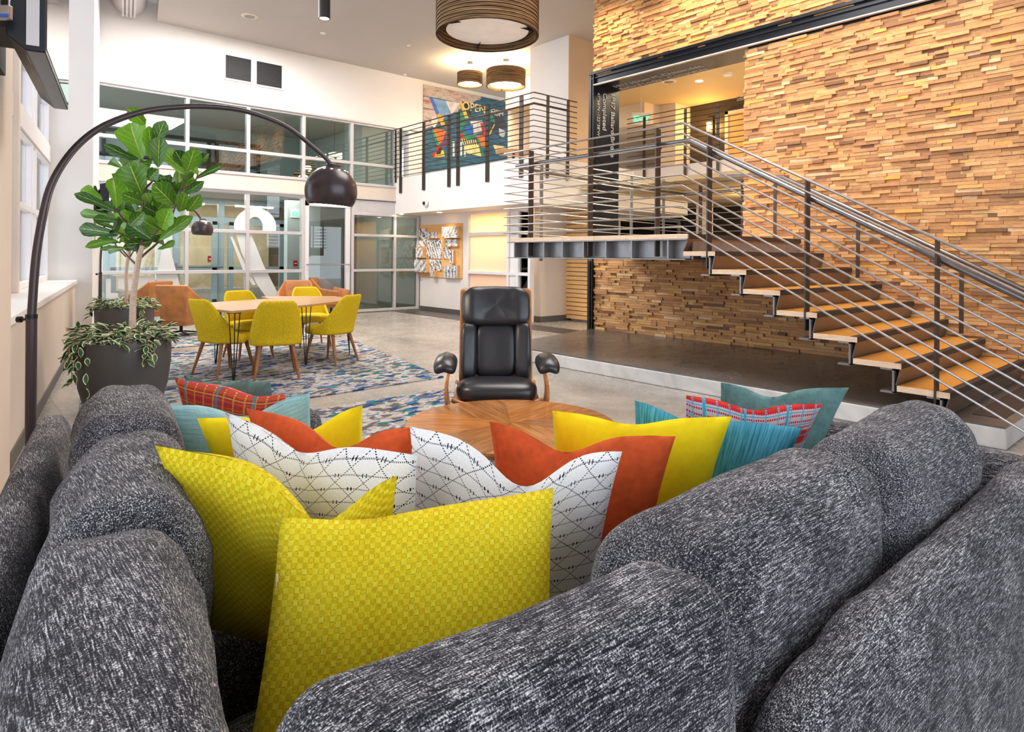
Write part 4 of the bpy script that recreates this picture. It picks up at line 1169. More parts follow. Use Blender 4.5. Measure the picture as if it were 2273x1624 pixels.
for L in ([(286, 575), (300, 550), (318, 520)], [(286, 575), (270, 560), (255, 540), (245, 520)], [(287, 560), (286, 520), (290, 480)]):
    bb_.tube(smooth_path([Pd(x, y, 9.05) for x, y in L]), .009, 6)
bb_.build('branch', M_twig, t)
foliage(t, 9.05, TF(.55, 284, 560), 9, .8)
# ================================================================== SECTIONAL SOFA
from mathutils import noise as NZ
def sgn(x, p): return math.copysign(abs(x) ** p, x)
def soft(mb, c, a, b, L, T, z0, z1, lean=0, seed=0, wr=.012, crown=.03, e1=.3, e2=.5, taper=.0, endz=(0, 0), nu=64, nv=36):
    """upholstered cushion: length L along a, thickness T along b, from z0 to z1; lean pushes the top along -b"""
    c = Vector(c); a = Vector(a); b = Vector(b); H_ = z1 - z0; up_ = Vector((0, 0, 1))
    def g(u, v):
        th = 2 * PI * u; ph = -PI / 2 + PI * v
        k = sgn(math.cos(ph), e1)
        x = k * sgn(math.cos(th), e1); z = k * sgn(math.sin(th), e1); t = sgn(math.sin(ph), e2)
        dome = 1 - .35 * max(0, z) ** 3
        puff = 1 + .10 * (1 - x * x) * (1 - z * z)
        zz = (z * .5 + .5)
        p = c + a * (x * L / 2 * (1 - .03 * (1 - z * z) * 0)) + b * (t * T / 2 * dome * puff - lean * zz) + up_ * (z0 + H_ * zz + crown * (1 - x * x) * max(0, z) + (endz[0] if x < 0 else endz[1]) * x * x * max(0, z))
        q = p * 6 + Vector((seed * 7.3, seed, 0))
        w = NZ.noise(q) * wr + NZ.noise(q * 2.3) * wr * .5
        fold = math.sin((x * L * 9 + NZ.noise(p * 3 + Vector((seed, 0, 0))) * 3.2)) ** 3 * wr * .28
        return p + (b * (t) + up_ * max(0, z)) * (w + fold)
    return mb.grid(g, nu, nv, True)
def sofa(name, label, loc):
    return thing(name, label, 'sofa', loc, 'charcoal tweed sectional sofa')
FWv = Vector((FW[0], FW[1], 0))
XA = Vector((1, 0, 0)); YA = Vector((0, 1, 0))
# left run
s1 = sofa('sectional_sofa', 'charcoal tweed sofa section along the window side, with two back cushions', W(2.4, .2, .0))
m = MB(); soft(m, W(2.39, -.235), WD, WN, 1.78, .15, .06, .715, .0, 3, .008, .01); m.build('back_frame', M_sofa_y, s1, smooth=True)
m = MB(); soft(m, W(3.30, .28), WN, WD, 1.16, .20, .06, .60, 0, 5, .006, .0); m.build('arm', M_sofa_x, s1, smooth=True)
for i, (s_, L, z, z0_) in enumerate(((1.655, .66, .885, .43), (2.31, .66, .90, .43))):
    m = MB(); soft(m, W(s_, .015), WD, WN, L, .27, z0_, z, .0, 11 + i * 5, .016, .010, .26, .5); m.build('back_cushion', M_sofa_y, s1, smooth=True)
m = MB(); soft(m, W(2.36, .34), WD, WN, 1.60, .98, .22, .44, 0, 2, .004, .0, .15, .25); m.build('seat_cushion', M_sofa_y, s1, smooth=True)
m = MB(); soft(m, W(2.36, .30), WD, WN, 1.62, .98, .05, .23, 0, 2, .002, .0, .12, .2, nu=32, nv=12); m.build('base', M_sofa_y, s1, smooth=True)
# corner
s2 = sofa('corner_sofa', 'charcoal tweed corner section of the sofa directly in front, with two back cushions', (.5, .8, 0))
m = MB(); soft(m, W(.93, -.235), WD, WN, 1.12, .15, .06, .705, .0, 4, .008, .0); m.build('back_frame', M_sofa_y, s2, smooth=True)
m = MB(); soft(m, (.39, .415, 0), XA, YA, .94, .15, .06, .665, .0, 8, .006, .0); m.build('back_frame', M_sofa_x, s2, smooth=True)
m = MB(); soft(m, W(.985, -.015), WD, WN, .66, .26, .43, .890, .0, 25, .014, .004, .22, .42); m.build('back_cushion', M_sofa_y, s2, smooth=True)
m = MB(); soft(m, (.545, .575, 0), Vector((.997, -.07, 0)), Vector((.07, .997, 0)), .62, .20, .43, .885, .0, 31, .010, .004, .2, .42); m.build('back_cushion', M_sofa_x, s2, smooth=True)
m = MB(); m2 = soft(m, (.63, .96, 0), XA, YA, .78, .86, .22, .44, 0, 2, .004, .0, .15, .25, nu=32, nv=16); m.build('seat_cushion', M_sofa_x, s2, smooth=True)
# right run
s3 = sofa('sectional_sofa', 'charcoal tweed sofa section running away to the right, with two back cushions', (2, .8, 0))
m = MB(); soft(m, (1.98, .455, 0), XA, YA, 2.18, .16, .06, .71, .0, 6, .008, .0, nu=96); m.build('back_frame', M_sofa_x, s3, smooth=True)
m = MB(); soft(m, (3.0, .95, 0), YA, XA, 1.1, .20, .06, .62, 0, 9, .006, .0); m.build('arm', M_sofa_y, s3, smooth=True)
m = MB(); soft(m, (1.235, .665, 0), XA, YA, .78, .27, .43, .885, .0, 41, .014, .010, .24, .45, endz=(-.035, 0)); m.build('back_cushion', M_sofa_x, s3, smooth=True)
m = MB(); soft(m, (1.99, .655, 0), XA, YA, .76, .27, .43, .895, .0, 47, .016, .012, .28, .5, endz=(-.03, .02)); m.build('back_cushion', M_sofa_x, s3, smooth=True)
m = MB(); soft(m, (1.98, 1.02, 0), XA, YA, 1.82, .92, .22, .44, 0, 2, .004, .0, .12, .25); m.build('seat_cushion', M_sofa_x, s3, smooth=True)
m = MB(); soft(m, (1.98, .98, 0), XA, YA, 1.82, .94, .05, .23, 0, 2, .002, .0, .12, .2, nu=32, nv=12); m.build('base', M_sofa_x, s3, smooth=True)

# ================================================================== THROW PILLOWS
def pillow(label, mat, tl, zl, tr, zr, dl=0.0, dd=.15, H_=.46, T=.13, chop=.05, cpos=.5, seed=0, uvs=1.0, ears=.05, extra=None, uvrot=False):
    def corner(px, py, z):
        d = ray(px, py); t = (z - CAM_H) / d.z; return O + d * t
    TL = corner(tl[0], tl[1], zl); TR = corner(tr[0], tr[1], zr)
    latv = Vector((RT[0], RT[1], 0)); sh = FWv * dd
    dls = dl if isinstance(dl, tuple) else (dl, dl)
    BL = TL + latv * dls[0] + sh; BL.z = min(zl - H_, .46) if dd < 0 else max(.455, zl - H_)
    BR = TR + latv * dls[1] + sh; BR.z = min(zr - H_, .46) if dd < 0 else max(.455, zr - H_)
    cen = (TL + TR + BL + BR) / 4
    nrm = (TR - TL).cross(BL - TL).normalized()        # towards the viewer or away
    if nrm.dot(O - cen) < 0: nrm = -nrm
    o = thing('throw_pillow', label, 'pillow', tuple(BL.lerp(BR, .5)), None)
    N = 30
    def surf(side):
        def g(u, v):
            x = 2 * u - 1; y = 2 * v - 1                # v = 1 top
            ex = ears * (1 - y * y); ey = ears * (1 - x * x)
            uu = .5 + (x * (1 - ex)) / 2; vv = .5 + (y * (1 - ey * .8)) / 2
            p = BL.lerp(BR, uu).lerp(TL.lerp(TR, uu), vv)
            dip = math.exp(-((u - cpos) / .20) ** 2)
            topw = sm(.45, 1, v)
            p = p - Vector((0, 0, 1)) * chop * dip * topw
            th = T * ((1 - abs(x) ** 2.4) * (1 - abs(y) ** 2.4)) ** .55
            th *= 1 - .25 * dip * topw
            q = p * 7 + Vector((seed * 3.1, side, seed))
            th += NZ.noise(q) * .012 * (1 - x ** 4) * (1 - y ** 4) + NZ.noise(q * 2.5) * .004
            crease = math.exp(-((u - cpos + (v - 1) * .35) / .035) ** 2) * sm(.55, 1, v) + math.exp(-((u - cpos - (v - 1) * .4) / .04) ** 2) * sm(.6, 1, v)
            th -= crease * .018 * (chop / .05)
            return p + nrm * (side * max(th, 0) * .5)
        return g
    m = MB(); m.grid(surf(1), N, N); k = len(m.f); m.grid(surf(-1), N, N)
    for i in range(k, len(m.f)): m.f[i] = m.f[i][::-1]; m.uv[i] = m.uv[i][::-1]
    ob = m.build('cover', mat, o, smooth=True)
    bm = bmesh.new(); bm.from_mesh(ob.data); bmesh.ops.remove_doubles(bm, verts=bm.verts, dist=.0006); bm.to_mesh(ob.data); bm.free()
    if extra: extra(ob, TL, TR, BL, BR, nrm, m)
    return o
pillow('teal velvet pillow behind the red plaid one, on the window side of the sofa', M_teal, (408, 832), .845, (600, 846), .83, (.03, .03), .12, .42, chop=.02, cpos=.35, seed=1)
pillow('red and pink plaid pillow on the window side of the sofa', M_plaid, (387, 838), .86, (632, 872), .85, (.05, .03), .14, .43, chop=.02, cpos=.75, seed=2)
pillow('pale blue linen pillow on the window side of the sofa', M_ltblue, (354, 900), .845, (688, 872), .84, (.06, .0), .13, .42, chop=.055, cpos=.55, seed=3)
pillow('bright yellow velvet pillow behind the left white stitched pillow', M_yellow, (437, 928), .885, (805, 898), .88, (.06, .0), .13, .44, chop=.06, cpos=.62, seed=4)
pillow('rust orange velvet pillow behind the left white stitched pillow', M_rust, (546, 905), .935, (916, 948), .93, (.05, 0), .15, .47, chop=.065, cpos=.58, seed=5)
pillow('white pillow with black stitched triangles, the left one of the two', M_stitch, (500, 915), .95, (926, 1010), .925, (.03, 0), .15, .48, chop=.045, cpos=.42, seed=6, T=.14)
def zipper(o, TL, TR, BL, BR, nrm, m):
    P = [BL.lerp(TL, k) + nrm * .004 - (TR - TL).normalized() * (.004 - .028 * (1 - (2 * k - 1) ** 2)) for k in (.45, .55, .65, .75, .82)]
    MB().tube(smooth_path(P), .003, 6).build('zip', M_cream, o, smooth=True)
pillow('mustard basket weave pillow standing behind the front mustard pillow', M_mustard, (343, 988), .93, (882, 1042), .93, (.06, -.02), .14, .50, chop=.11, cpos=.70, seed=7, T=.15, ears=.06)
pillow('teal velvet pillow farthest right, behind the multicolour plaid one', M_teal, (1600, 848), .825, (1885, 860), .82, (0, -.08), .12, .42, chop=.045, cpos=.4, seed=8)
pillow('multicolour plaid pillow with light blue checks on the right side of the sofa', M_plaid2, (1523, 877), .845, (1826, 896), .825, (0, -.07), .13, .42, chop=.03, cpos=.5, seed=9)
pillow('deep blue slub linen pillow on the right side of the sofa', M_blue, (1409, 888), .86, (1782, 950), .825, (0, -.06), .13, .43, chop=.035, cpos=.38, seed=10)
pillow('bright yellow velvet pillow on the right side, behind the rust one', M_yellow, (1226, 911), .885, (1624, 924), .88, (0, -.05), .14, .46, chop=.025, cpos=.45, seed=11)
pillow('rust orange velvet pillow on the right, in front of the bright yellow one', M_rust, (1087, 935), .90, (1500, 968), .90, (.02, -.05), .14, .46, chop=.055, cpos=.42, seed=12)
pillow('white pillow with black stitched triangles, the right one of the two', M_stitch, (910, 946), .95, (1381, 1001), .92, (-.02, -.05), .13, .50, chop=.095, cpos=.55, seed=13, T=.14)
pillow('mustard basket weave pillow in the very front, leaning on the corner cushion', M_mustard, (622, 1146), .868, (1228, 1082), .88, (.0, .0), -.25, .46, chop=.012, cpos=.28, seed=14, T=.15, extra=zipper)
# ================================================================== LIGHTS, SIGNS AND SMALL THINGS
# corrugated cardboard drum pendants
def drummat():
    t = MT('corrugated_cardboard', .8, 0, .2, (.3, .18, .08)); x, y, z = t.xyz(t.co('Object'))
    n = t.noise(t.co('Object', (1.5, 1.5, 60)), 1, 3, .7); k = (z * 42).fr()
    t.base(t.ramp(n * .7 + k * .3, [(.32, (.02, .011, .006)), (.5, (.10, .055, .024)), (.68, (.38, .23, .11))])); t.bump(k, .6, .01)
    return t.m
M_drum = drummat()
def drum(c, R, zb, hgt, label, lit, power):
    t = thing('drum_pendant', label, 'pendant lamp', (c.x, c.y, CZ), 'corrugated drum pendants')
    cc = (c.x, c.y, 0)
    prof = [(R * .955, zb), (R, zb)]
    n = int(hgt / .024)
    for k in range(n): prof += [(R * (1 - .012 * (k % 2)), zb + hgt * (k + .1) / n), (R * (1 - .012 * (k % 2)), zb + hgt * (k + .9) / n)]
    prof += [(R, zb + hgt), (R * .955, zb + hgt)]
    for k in range(n): prof += [(R * (.955 - .012 * (k % 2)), zb + hgt * (n - k - .1) / n), (R * (.955 - .012 * (k % 2)), zb + hgt * (n - k - .9) / n)]
    ds = MB().lathe(prof, cc, 64, True).build('drum_shade', M_drum, t, smooth='auto')
    MB().lathe([(0, zb + .075 * R / .7), (R * .80, zb + .07 * R / .7), (R * .80, zb + .09 * R / .7), (0, zb + .1 * R / .7)], cc, 48).build('diffuser', M_bulb2 if lit else M_softdiff, ds, smooth='auto')
    for k in range(3):
        br = MB(); a = 2 * PI * k / 3 + 1.1; d = Vector((math.cos(a), math.sin(a), 0)); p = Vector((c.x, c.y, zb))
        br.add([p + d * R * .93 + Vector((0, 0, .0)), p + d * R * .93 + Vector((0, 0, .16 * R / .7)), p + d * R * .66 + Vector((0, 0, .07 * R / .7)),
                p + d * R * .93 + Vector((-d.y * .006, d.x * .006, 0)), p + d * R * .93 + Vector((-d.y * .006, d.x * .006, .16 * R / .7)), p + d * R * .66 + Vector((-d.y * .006, d.x * .006, .07 * R / .7))],
               [[0, 1, 2], [5, 4, 3], [0, 3, 4, 1], [1, 4, 5, 2], [2, 5, 3, 0]])
        br.build('bracket', M_black, ds)
    cb = MB()
    for k in range(3):
        a = 2 * PI * k / 3 + 1.1
        cb.tube([(c.x + R * .9 * math.cos(a), c.y + R * .9 * math.sin(a), zb + hgt), (c.x, c.y, CZ)], .003, 5)
    cb.lathe([(0, CZ - .03), (.07, CZ - .03), (.07, CZ)], cc, 20).build('cable', M_black, t)
    if power: point('pendant_bulb', (c.x, c.y, zb + hgt * .8), power, (1, .72, .38), .10, parent=t)
    return t
bigc = Pd(1082, 60, 8.7)
drum(Vector((bigc.x, bigc.y, 0)), .69, 4.29, .58, 'very large unlit corrugated drum pendant at the top of the picture', False, 0)
c1 = Pd(1123, 190, 14.5); drum(c1, .44, 5.13, .36, 'lit corrugated drum pendant next to the white column, wider of the two over the balcony', True, 45)
c2 = Pd(1043, 185, 14.7); drum(c2, .29, 5.22, .26, 'lit corrugated drum pendant above the mural, smaller of the two over the balcony', True, 55)
# cylinder downlights
def can(x, y, zb, R, label, lit=True):
    t = thing('cylinder_downlight', label, 'ceiling light', (x, y, CZ), 'black cylinder downlights')
    MB().lathe([(R * .82, zb + .05), (R * .86, zb), (R, zb), (R, CZ)], (x, y, 0), 32).build('housing', M_blackm, t, smooth='auto')
    MB().lathe([(0, zb + .03), (R * .83, zb + .03)], (x, y, 0), 24).build('lens', M_bulb, t)
    spot('downlight_beam', (x, y, zb - .01), 260, (1, .86, .7), 80, R, parent=t)
cc_ = Pd(720, 36, 10); can(cc_.x, cc_.y, 4.98, .088, 'black cylinder downlight hanging from the ceiling over the lounge')
# round speaker grille and small ceiling devices
def disc(name, px, py, r, label, cat, mat, z=CZ, hh=.02, inner=None, x=None):
    p = Pz(px, py, z)
    t = thing(name, label, cat, (p.x, p.y, z))
    MB().lathe([(0, z - hh), (r * .85, z - hh), (r, z - hh * .4), (r, z)], (p.x, p.y, 0), 32).build('rim', mat, t, smooth='auto')
    if inner: MB().lathe([(0, z - hh - .003), (r * .62, z - hh - .002), (r * .64, z - hh + .002)], (p.x, p.y, 0), 32).build('grille', inner, t)
    return t
disc('ceiling_speaker', 554, 35, .15, 'round ceiling speaker grille beside the black cylinder downlight', 'speaker', M_cream, inner=M_channel)
disc('smoke_detector', 717, 73, .055, 'small white disc on the ceiling below the black cylinder downlight', 'detector', M_white)
disc('sprinkler_cap', 907, 100, .04, 'tiny white sprinkler cap on the ceiling left of the large drum pendant', 'sprinkler', M_white)
disc('sprinkler_cap', 899, 165, .045, 'tiny white sprinkler cap close to the wall above the mural corner', 'sprinkler', M_white)
# wall vents
for (xa, ya, xb, yb_), lab in (((497, 118, 560, 187), 'square black grille in a white frame high on the back wall, left one'), ((566, 132, 628, 201), 'square black grille in a white frame high on the back wall, right one')):
    a = Py(xa, (ya + 0), GY - .01); b = Py(xb, yb_, GY - .01)
    t = thing('wall_vent', lab, 'vent', ((a.x + b.x) / 2, GY - .02, b.z), 'wall vents')
    z0 = Py(xb, yb_, GY).z; z1 = Py(xa, ya, GY).z
    f = MB()
    for (p, q) in (((a.x, z0), (b.x, z0 + .03)), ((a.x, z1 - .03), (b.x, z1)), ((a.x, z0 + .03), (a.x + .03, z1 - .03)), ((b.x - .03, z0 + .03), (b.x, z1 - .03))): f.box((p[0], GY - .03, p[1]), (q[0], GY, q[1]))
    f_ = f.build('frame', M_white, t)
    g = MB().box((a.x + .03, GY - .012, z0 + .03), (b.x - .03, GY - .004, z1 - .03))
    for k in range(16): zz = z0 + .04 + (z1 - z0 - .08) * k / 15; g.box((a.x + .03, GY - .02, zz - .006), (b.x - .03, GY - .012, zz))
    g.build('grille', M_blackm, f_)
# spiral duct with a slot diffuser on the high ceiling
dt = thing('spiral_duct', 'silver spiral duct with slot diffuser at the top left under the high ceiling', 'duct', Py(286, 0, GY - .3) * 1)
p1 = Py(286, 20, GY - .15); p1.z = 5.99; p0 = p1 - WD * 9
m = MB(); rings = []
pp = []; rr = []
for k in range(120):
    pp.append(p0.lerp(p1, k / 119)); rr.append(.285 + (.006 if k % 2 else -.004))
m.tube(pp, rr, 28); m.build('pipe', M_channel if False else M_alu, dt, smooth=True)
m = MB()
for k in range(4): m.obox((p0 + p1) / 2 + WN * (-.09 + .06 * k) + Vector((0, 0, -.300)), WD * 4.5, WN * .018, (0, 0, .03))
m.build('slot_diffuser', M_alu, dt)
# mural
mu = thing('mural_panel', 'painted collage mural on dark blue planks with OPEN and FISH lettering behind the balcony rail', 'artwork', (10.5, GY - .03, FT))
A_ = Py(941, 187, GY - .03); zt = A_.z; xL = A_.x; xR = Py(1131, 300, GY - .03).x
def muralmat():
    t = MT('painted_planks', .6); x, y, z = t.xyz(t.co('Object')); n = t.noise(t.co('Object', (1, 1, 3)), 1.6, 6, .7); n2 = t.noise(t.co('Object', (2, 1, 14)), 2, 3)
    pl_ = ((z * 3.3).fr() - .5).ab().gt(.475)
    diag = (z * .9 + x * -.55 + n * .5).gt(2.2)
    c = t.ramp(n2, [(.3, (.012, .05, .10)), (.6, (.03, .14, .22)), (.75, (.10, .26, .34))])
    c2 = t.ramp(n, [(.35, (.25, .19, .17)), (.5, (.55, .48, .44)), (.65, (.35, .10, .05))])
    t.base(t.mix(pl_, t.mix(diag, c, c2), (.004, .006, .01))); return t.m
MB().box((xL, GY - .035, FT + .001), (xR, GY - .001, zt)).build('panel', muralmat(), mu)
def mcol(n, c): return plain('mural_' + n, c, .5, var=.25, scale=5)
MC = {'blue': mcol('blue', (.02, .12, .5)), 'orange': mcol('orange', (.85, .38, .03)), 'red': mcol('red', (.5, .02, .015)), 'green': mcol('green', (.02, .22, .14)),
      'white': mcol('white', (.62, .60, .56)), 'fire': mcol('fire', (.85, .16, .02)), 'black': mcol('black', (.02, .02, .025)), 'sky': mcol('sky', (.16, .32, .55)), 'yellow': mcol('yellow', (.75, .65, .28)), 'gold': mcol('gold', (.9, .5, .04)), 'purple': mcol('purple', (.10, .05, .12))}
def mp(col, pts, d):
    P = [Py(x, y, GY - .036 - d) for x, y in pts]; n = len(P)
    Q = [Vector((p.x, GY - .03, p.z)) for p in P]
    MB().add(P + Q, [list(range(n)), [n + i for i in range(n)][::-1]] + [[i, n + i, n + (i + 1) % n, (i + 1) % n] for i in range(n)]).build('painted_shape', MC[col], mu)
X0, Y0, S = 940, 180, 5.3875
def q(L): return [(X0 + x / S, Y0 + y / S) for x, y in L]
mp('sky', q([(75, 195), (280, 235), (330, 400), (160, 400)]), .002)
mp('white', q([(265, 235), (440, 260), (335, 400)]), .004)
mp('blue', q([(75, 195), (105, 195), (190, 385), (160, 400)]), .012)
mp('orange', q([(160, 400), (195, 385), (275, 545), (225, 550)]), .014)
mp('black', q([(460, 240), (620, 280), (560, 400), (500, 350)]), .003)
mp('gold', q([(430, 255), (465, 255), (540, 440), (500, 445)]), .012)
mp('fire', q([(100, 565), (270, 585), (230, 720), (170, 770), (125, 650)]), .006)
mp('green', q([(85, 565), (110, 565), (190, 750), (160, 770)]), .010)
mp('purple', q([(200, 640), (290, 600), (290, 780), (200, 800)]), .004)
mp('red', q([(180, 765), (205, 765), (120, 915), (88, 915)]), .012)
mp('gold', q([(165, 800), (240, 830), (255, 900), (120, 912)]), .006)
mp('black', q([(170, 790), (225, 800), (205, 870), (150, 880)]), .008)
mp('white', q([(100, 430), (150, 390), (170, 500), (130, 560), (95, 520)]), .008)
mp('green', q([(420, 380), (480, 330), (500, 500), (440, 600)]), .004)
mp('white', q([(560, 480), (700, 470), (740, 600), (590, 640)]), .005)
mp('blue', q([(500, 560), (590, 520), (600, 640), (520, 640)]), .006)
mp('red', q([(680, 500), (715, 500), (745, 640), (720, 660)]), .012)
mp('green', q([(460, 620), (640, 640), (600, 700), (480, 690)]), .008)
mp('red', q([(435, 630), (465, 625), (490, 690), (455, 690)]), .010)
mp('fire', q([(630, 650), (730, 650), (740, 790), (690, 800)]), .007)
mp('yellow', q([(450, 690), (640, 700), (690, 860), (690, 900), (520, 860)]), .006)
for k in range(7): mp('black', q([(470 + k * 26, 692), (482 + k * 26, 692), (500 + k * 26, 760), (488 + k * 26, 760)]), .009)
for k in range(4): mp('white', q([(350 + k * 45, 720), (372 + k * 45, 720), (372 + k * 45, 900), (350 + k * 45, 900)]), .004)
mp('green', q([(640, 690), (665, 690), (730, 900), (700, 910)]), .012)
mp('black', q([(790, 330), (940, 340), (1000, 560), (820, 600)]), .004)
mp('green', q([(780, 330), (800, 330), (860, 490), (800, 480)]), .008)
mp('gold', q([(850, 505), (862, 505), (790, 655), (775, 650)]), .012)
mp('white', q([(900, 560), (985, 600), (960, 680), (910, 650)]), .007)
mp('yellow', q([(830, 760), (960, 780), (1000, 800), (880, 870)]), .006)
pO = Py(1026, 242, GY - .04); text_mesh('lettering', 'OPEN', .30, (pO.x, GY - .045, pO.z), (1, 0, -.0), (0, 0, 1), MC['yellow'], mu, .004, bold=.004)
pO = Py(1089, 254, GY - .04); text_mesh('lettering', 'FISH', .24, (pO.x, GY - .045, pO.z), (1, 0, 0), (0, 0, 1), MC['white'], mu, .004, bold=.003)
pO = Py(1014, 328, GY - .04)
# round cafe table on the balcony
bt = Pd(1140, 336, 15.0)
t = thing('balcony_table', 'round wooden table on the balcony in front of the mural', 'table', (bt.x, bt.y, FT))
MB().lathe([(0, FT + .50), (.42, FT + .50), (.42, FT + .54), (0, FT + .54)], (bt.x, bt.y, 0), 40).build('tabletop', M_tabletop, t, smooth='auto')
MB().lathe([(.0, FT + .001), (.22, FT + .001), (.20, FT + .03), (.035, FT + .05), (.03, FT + .5), (0, FT + .5)], (bt.x, bt.y, 0), 24).build('pedestal', M_black, t, smooth='auto')
# photo board
XB = 8.95
pb_ = thing('photo_board', 'plywood board with black and white photo blocks on the white wall under the balcony', 'display board', (XB, 12.9, .85))
a = Px(921, 560, XB - .02); b = Px(1026, 560, XB - .02); z1 = Px(1024, 495, XB).z; z0 = Px(1026, 618, XB).z
MB().box((XB - .03, b.y, z0), (XB - .001, a.y, z1)).build('board', M_board, pb_)
def photomat(i):
    t = MT('archive_photo_%d' % i, .4); n = t.noise(t.co('Object', (1, 1, 1.6)), 5 + i * .4, 4, .7, 1.5 + i % 3); x, y, z = t.xyz(t.co('Object'))
    w = (y * (4 + i % 4 * 2) + z * (5 * (i % 3) - 5) + n * 2.2).fr()
    t.base(t.ramp(n * .7 + w * .3, [(.38, (.02, .02, .03)), (.47, (.35, .35, .38)), (.56, (.85, .85, .88))])); return t.m
PH = [(920, 507, 947, 547), (947, 515, 972, 529), (981, 503, 1015, 528), (947, 532, 981, 574), (990, 531, 1015, 547), (923, 550, 938, 572), (984, 549, 999, 574), (998, 556, 1006, 585), (918, 576, 946, 604), (953, 576, 980, 601), (984, 588, 1015, 617), (954, 601, 963, 614)]
for i, (xa, ya, xb, yb_) in enumerate(PH):
    d = .05 + .05 * ((i * 7) % 3)
    p = Px(xa, ya, XB - d); q2 = Px(xb, yb_, XB - d)
    z1p = Px((xa + xb) / 2, ya, XB - d).z; z0p = Px((xa + xb) / 2, yb_, XB - d).z
    MB().box((XB - d, q2.y, z0p), (XB - .03, p.y, z1p)).build('photo_block', M_board, pb_); pbk = COL.objects[-1]
    MB().box((XB - d - .004, q2.y + .003, z0p + .003), (XB - d, p.y - .003, z1p - .003)).build('photo_print', photomat(i), pbk)
pl_ = Px(925, 619, XB); pr_ = Px(938, 623, XB)
tag(MB().box((XB - .008, pr_.y, pr_.z), (XB, pl_.y, pl_.z)).build('caption_plaque', M_alu), 'small grey plaque on the wall just below the photo board', 'plaque')
# dome camera on the fascia
dc = Px(946, 451, 8.19)
t = thing('dome_camera', 'white dome security camera on the balcony fascia above the photo board', 'camera', tuple(dc))
R90 = Matrix.Rotation(-PI / 2, 3, 'Y')
m = MB().lathe([(0, .05), (.04, .05), (.075, .03), (.08, 0), (0, 0)], (0, 0, 0), 28); m.v = [dc + R90 @ v for v in m.v]; m.build('housing', M_white, t, smooth='auto')
m = MB().lathe([(0, .085), (.025, .08), (.042, .06), (.045, .045)], (0, 0, 0), 24); m.v = [dc + R90 @ v + Vector((0, .012, 0)) for v in m.v]; m.build('lens_dome', M_black, t, smooth=True)
# recessed lights under the balcony
for px, py, lab in ((884, 474, 'left of the photo board'), (976, 470, 'right of the first one, over the photo board')):
    p = Py(px + 7, py + 4, 13.5) if px < 900 else Px(px, py + 4, 8.6); p.z = FB
    t = thing('recessed_light', 'small recessed downlight in the balcony soffit, ' + lab, 'ceiling light', tuple(p), 'soffit downlights')
    MB().lathe([(0, FB - .006), (.045, FB - .006), (.055, FB)], (p.x, p.y, 0), 20).build('lens', M_bulb2, t)
    spot('downlight_beam', (p.x, p.y, FB - .02), 22, (1, .78, .5), 110, .04, parent=t)
# lit tube and fixture in the office behind the frosted door
t = thing('strip_light', 'amber glowing light bar seen behind the landing rods at the end of the office', 'light', (9.6, 10.6, FB), 'office light bars')
MB().box((9.45, 10.2, FB - .05), (9.55, 11.4, FB - .02)).build('tube', M_bulb3, t)
area('office_light', (9.5, 11.4, FB - .08), .5, 42, (0, 0, 0), (1, .66, .30), 2.2)
t = thing('strip_light', 'white round light low behind the landing rods, in the office', 'light', (9.8, 9.9, 2.0), 'office light bars')
MB().lathe([(0, 1.98), (.12, 2.0), (.12, 2.03), (0, 2.05)], (9.75, 9.95, 0), 24).build('disc', M_bulb, t)
# fire alarm pulls, exit signs
def redbox(px, py, y, s, lab):
    p = Py(px, py, y); t = thing('fire_alarm_pull', lab, 'alarm', tuple(p), 'fire alarm pulls')
    MB().box((p.x - s, y - .03, p.z - s * 1.3), (p.x + s, y, p.z + s * 1.3)).build('housing', M_redsign, t, bevel=.006)
    MB().box((p.x - s * .55, y - .045, p.z - s * .35), (p.x + s * .55, y - .03, p.z + s * .1)).build('handle', M_signwhite, t)
redbox(655, 584, 15.2, .05, 'red fire alarm pull on the pale partition beside the entrance door')
redbox(466, 574, 19.2, .06, 'red alarm box outside, seen through the glass below the small arc lamp globe')
def exit_sign(p, xd, lab, s=.12):
    t = thing('exit_sign', lab, 'sign', tuple(p), 'green exit signs'); xd = Vector(xd); n = Vector((xd.y, -xd.x, 0))
    MB().obox(p, xd * s * 1.35, n * .012, (0, 0, s * .85)).build('plate', M_signwhite, t)
    text_mesh('lettering', 'EXIT', s * 1.1, p - xd * s * 1.1 - Vector((0, 0, s * .42)) + n * .014, xd, (0, 0, 1), M_greensign, t, .002, bold=.002)
exit_sign(Py(660, 474, 15.188), (1, 0, 0), 'green exit sign on the pale partition above the red fire alarm pull')
p = Pd(1423, 263, 14.8); exit_sign(p, (RT[0], RT[1], 0), 'green lettered exit sign hanging in the hall beyond the stair opening', .16)
MB().tube([p + Vector((0, 0, .1)), (p.x, p.y, 5.0)], .008, 6).build('drop_rod', M_signwhite, [o for o in bpy.data.objects if o.name.startswith('exit_sign')][-1])
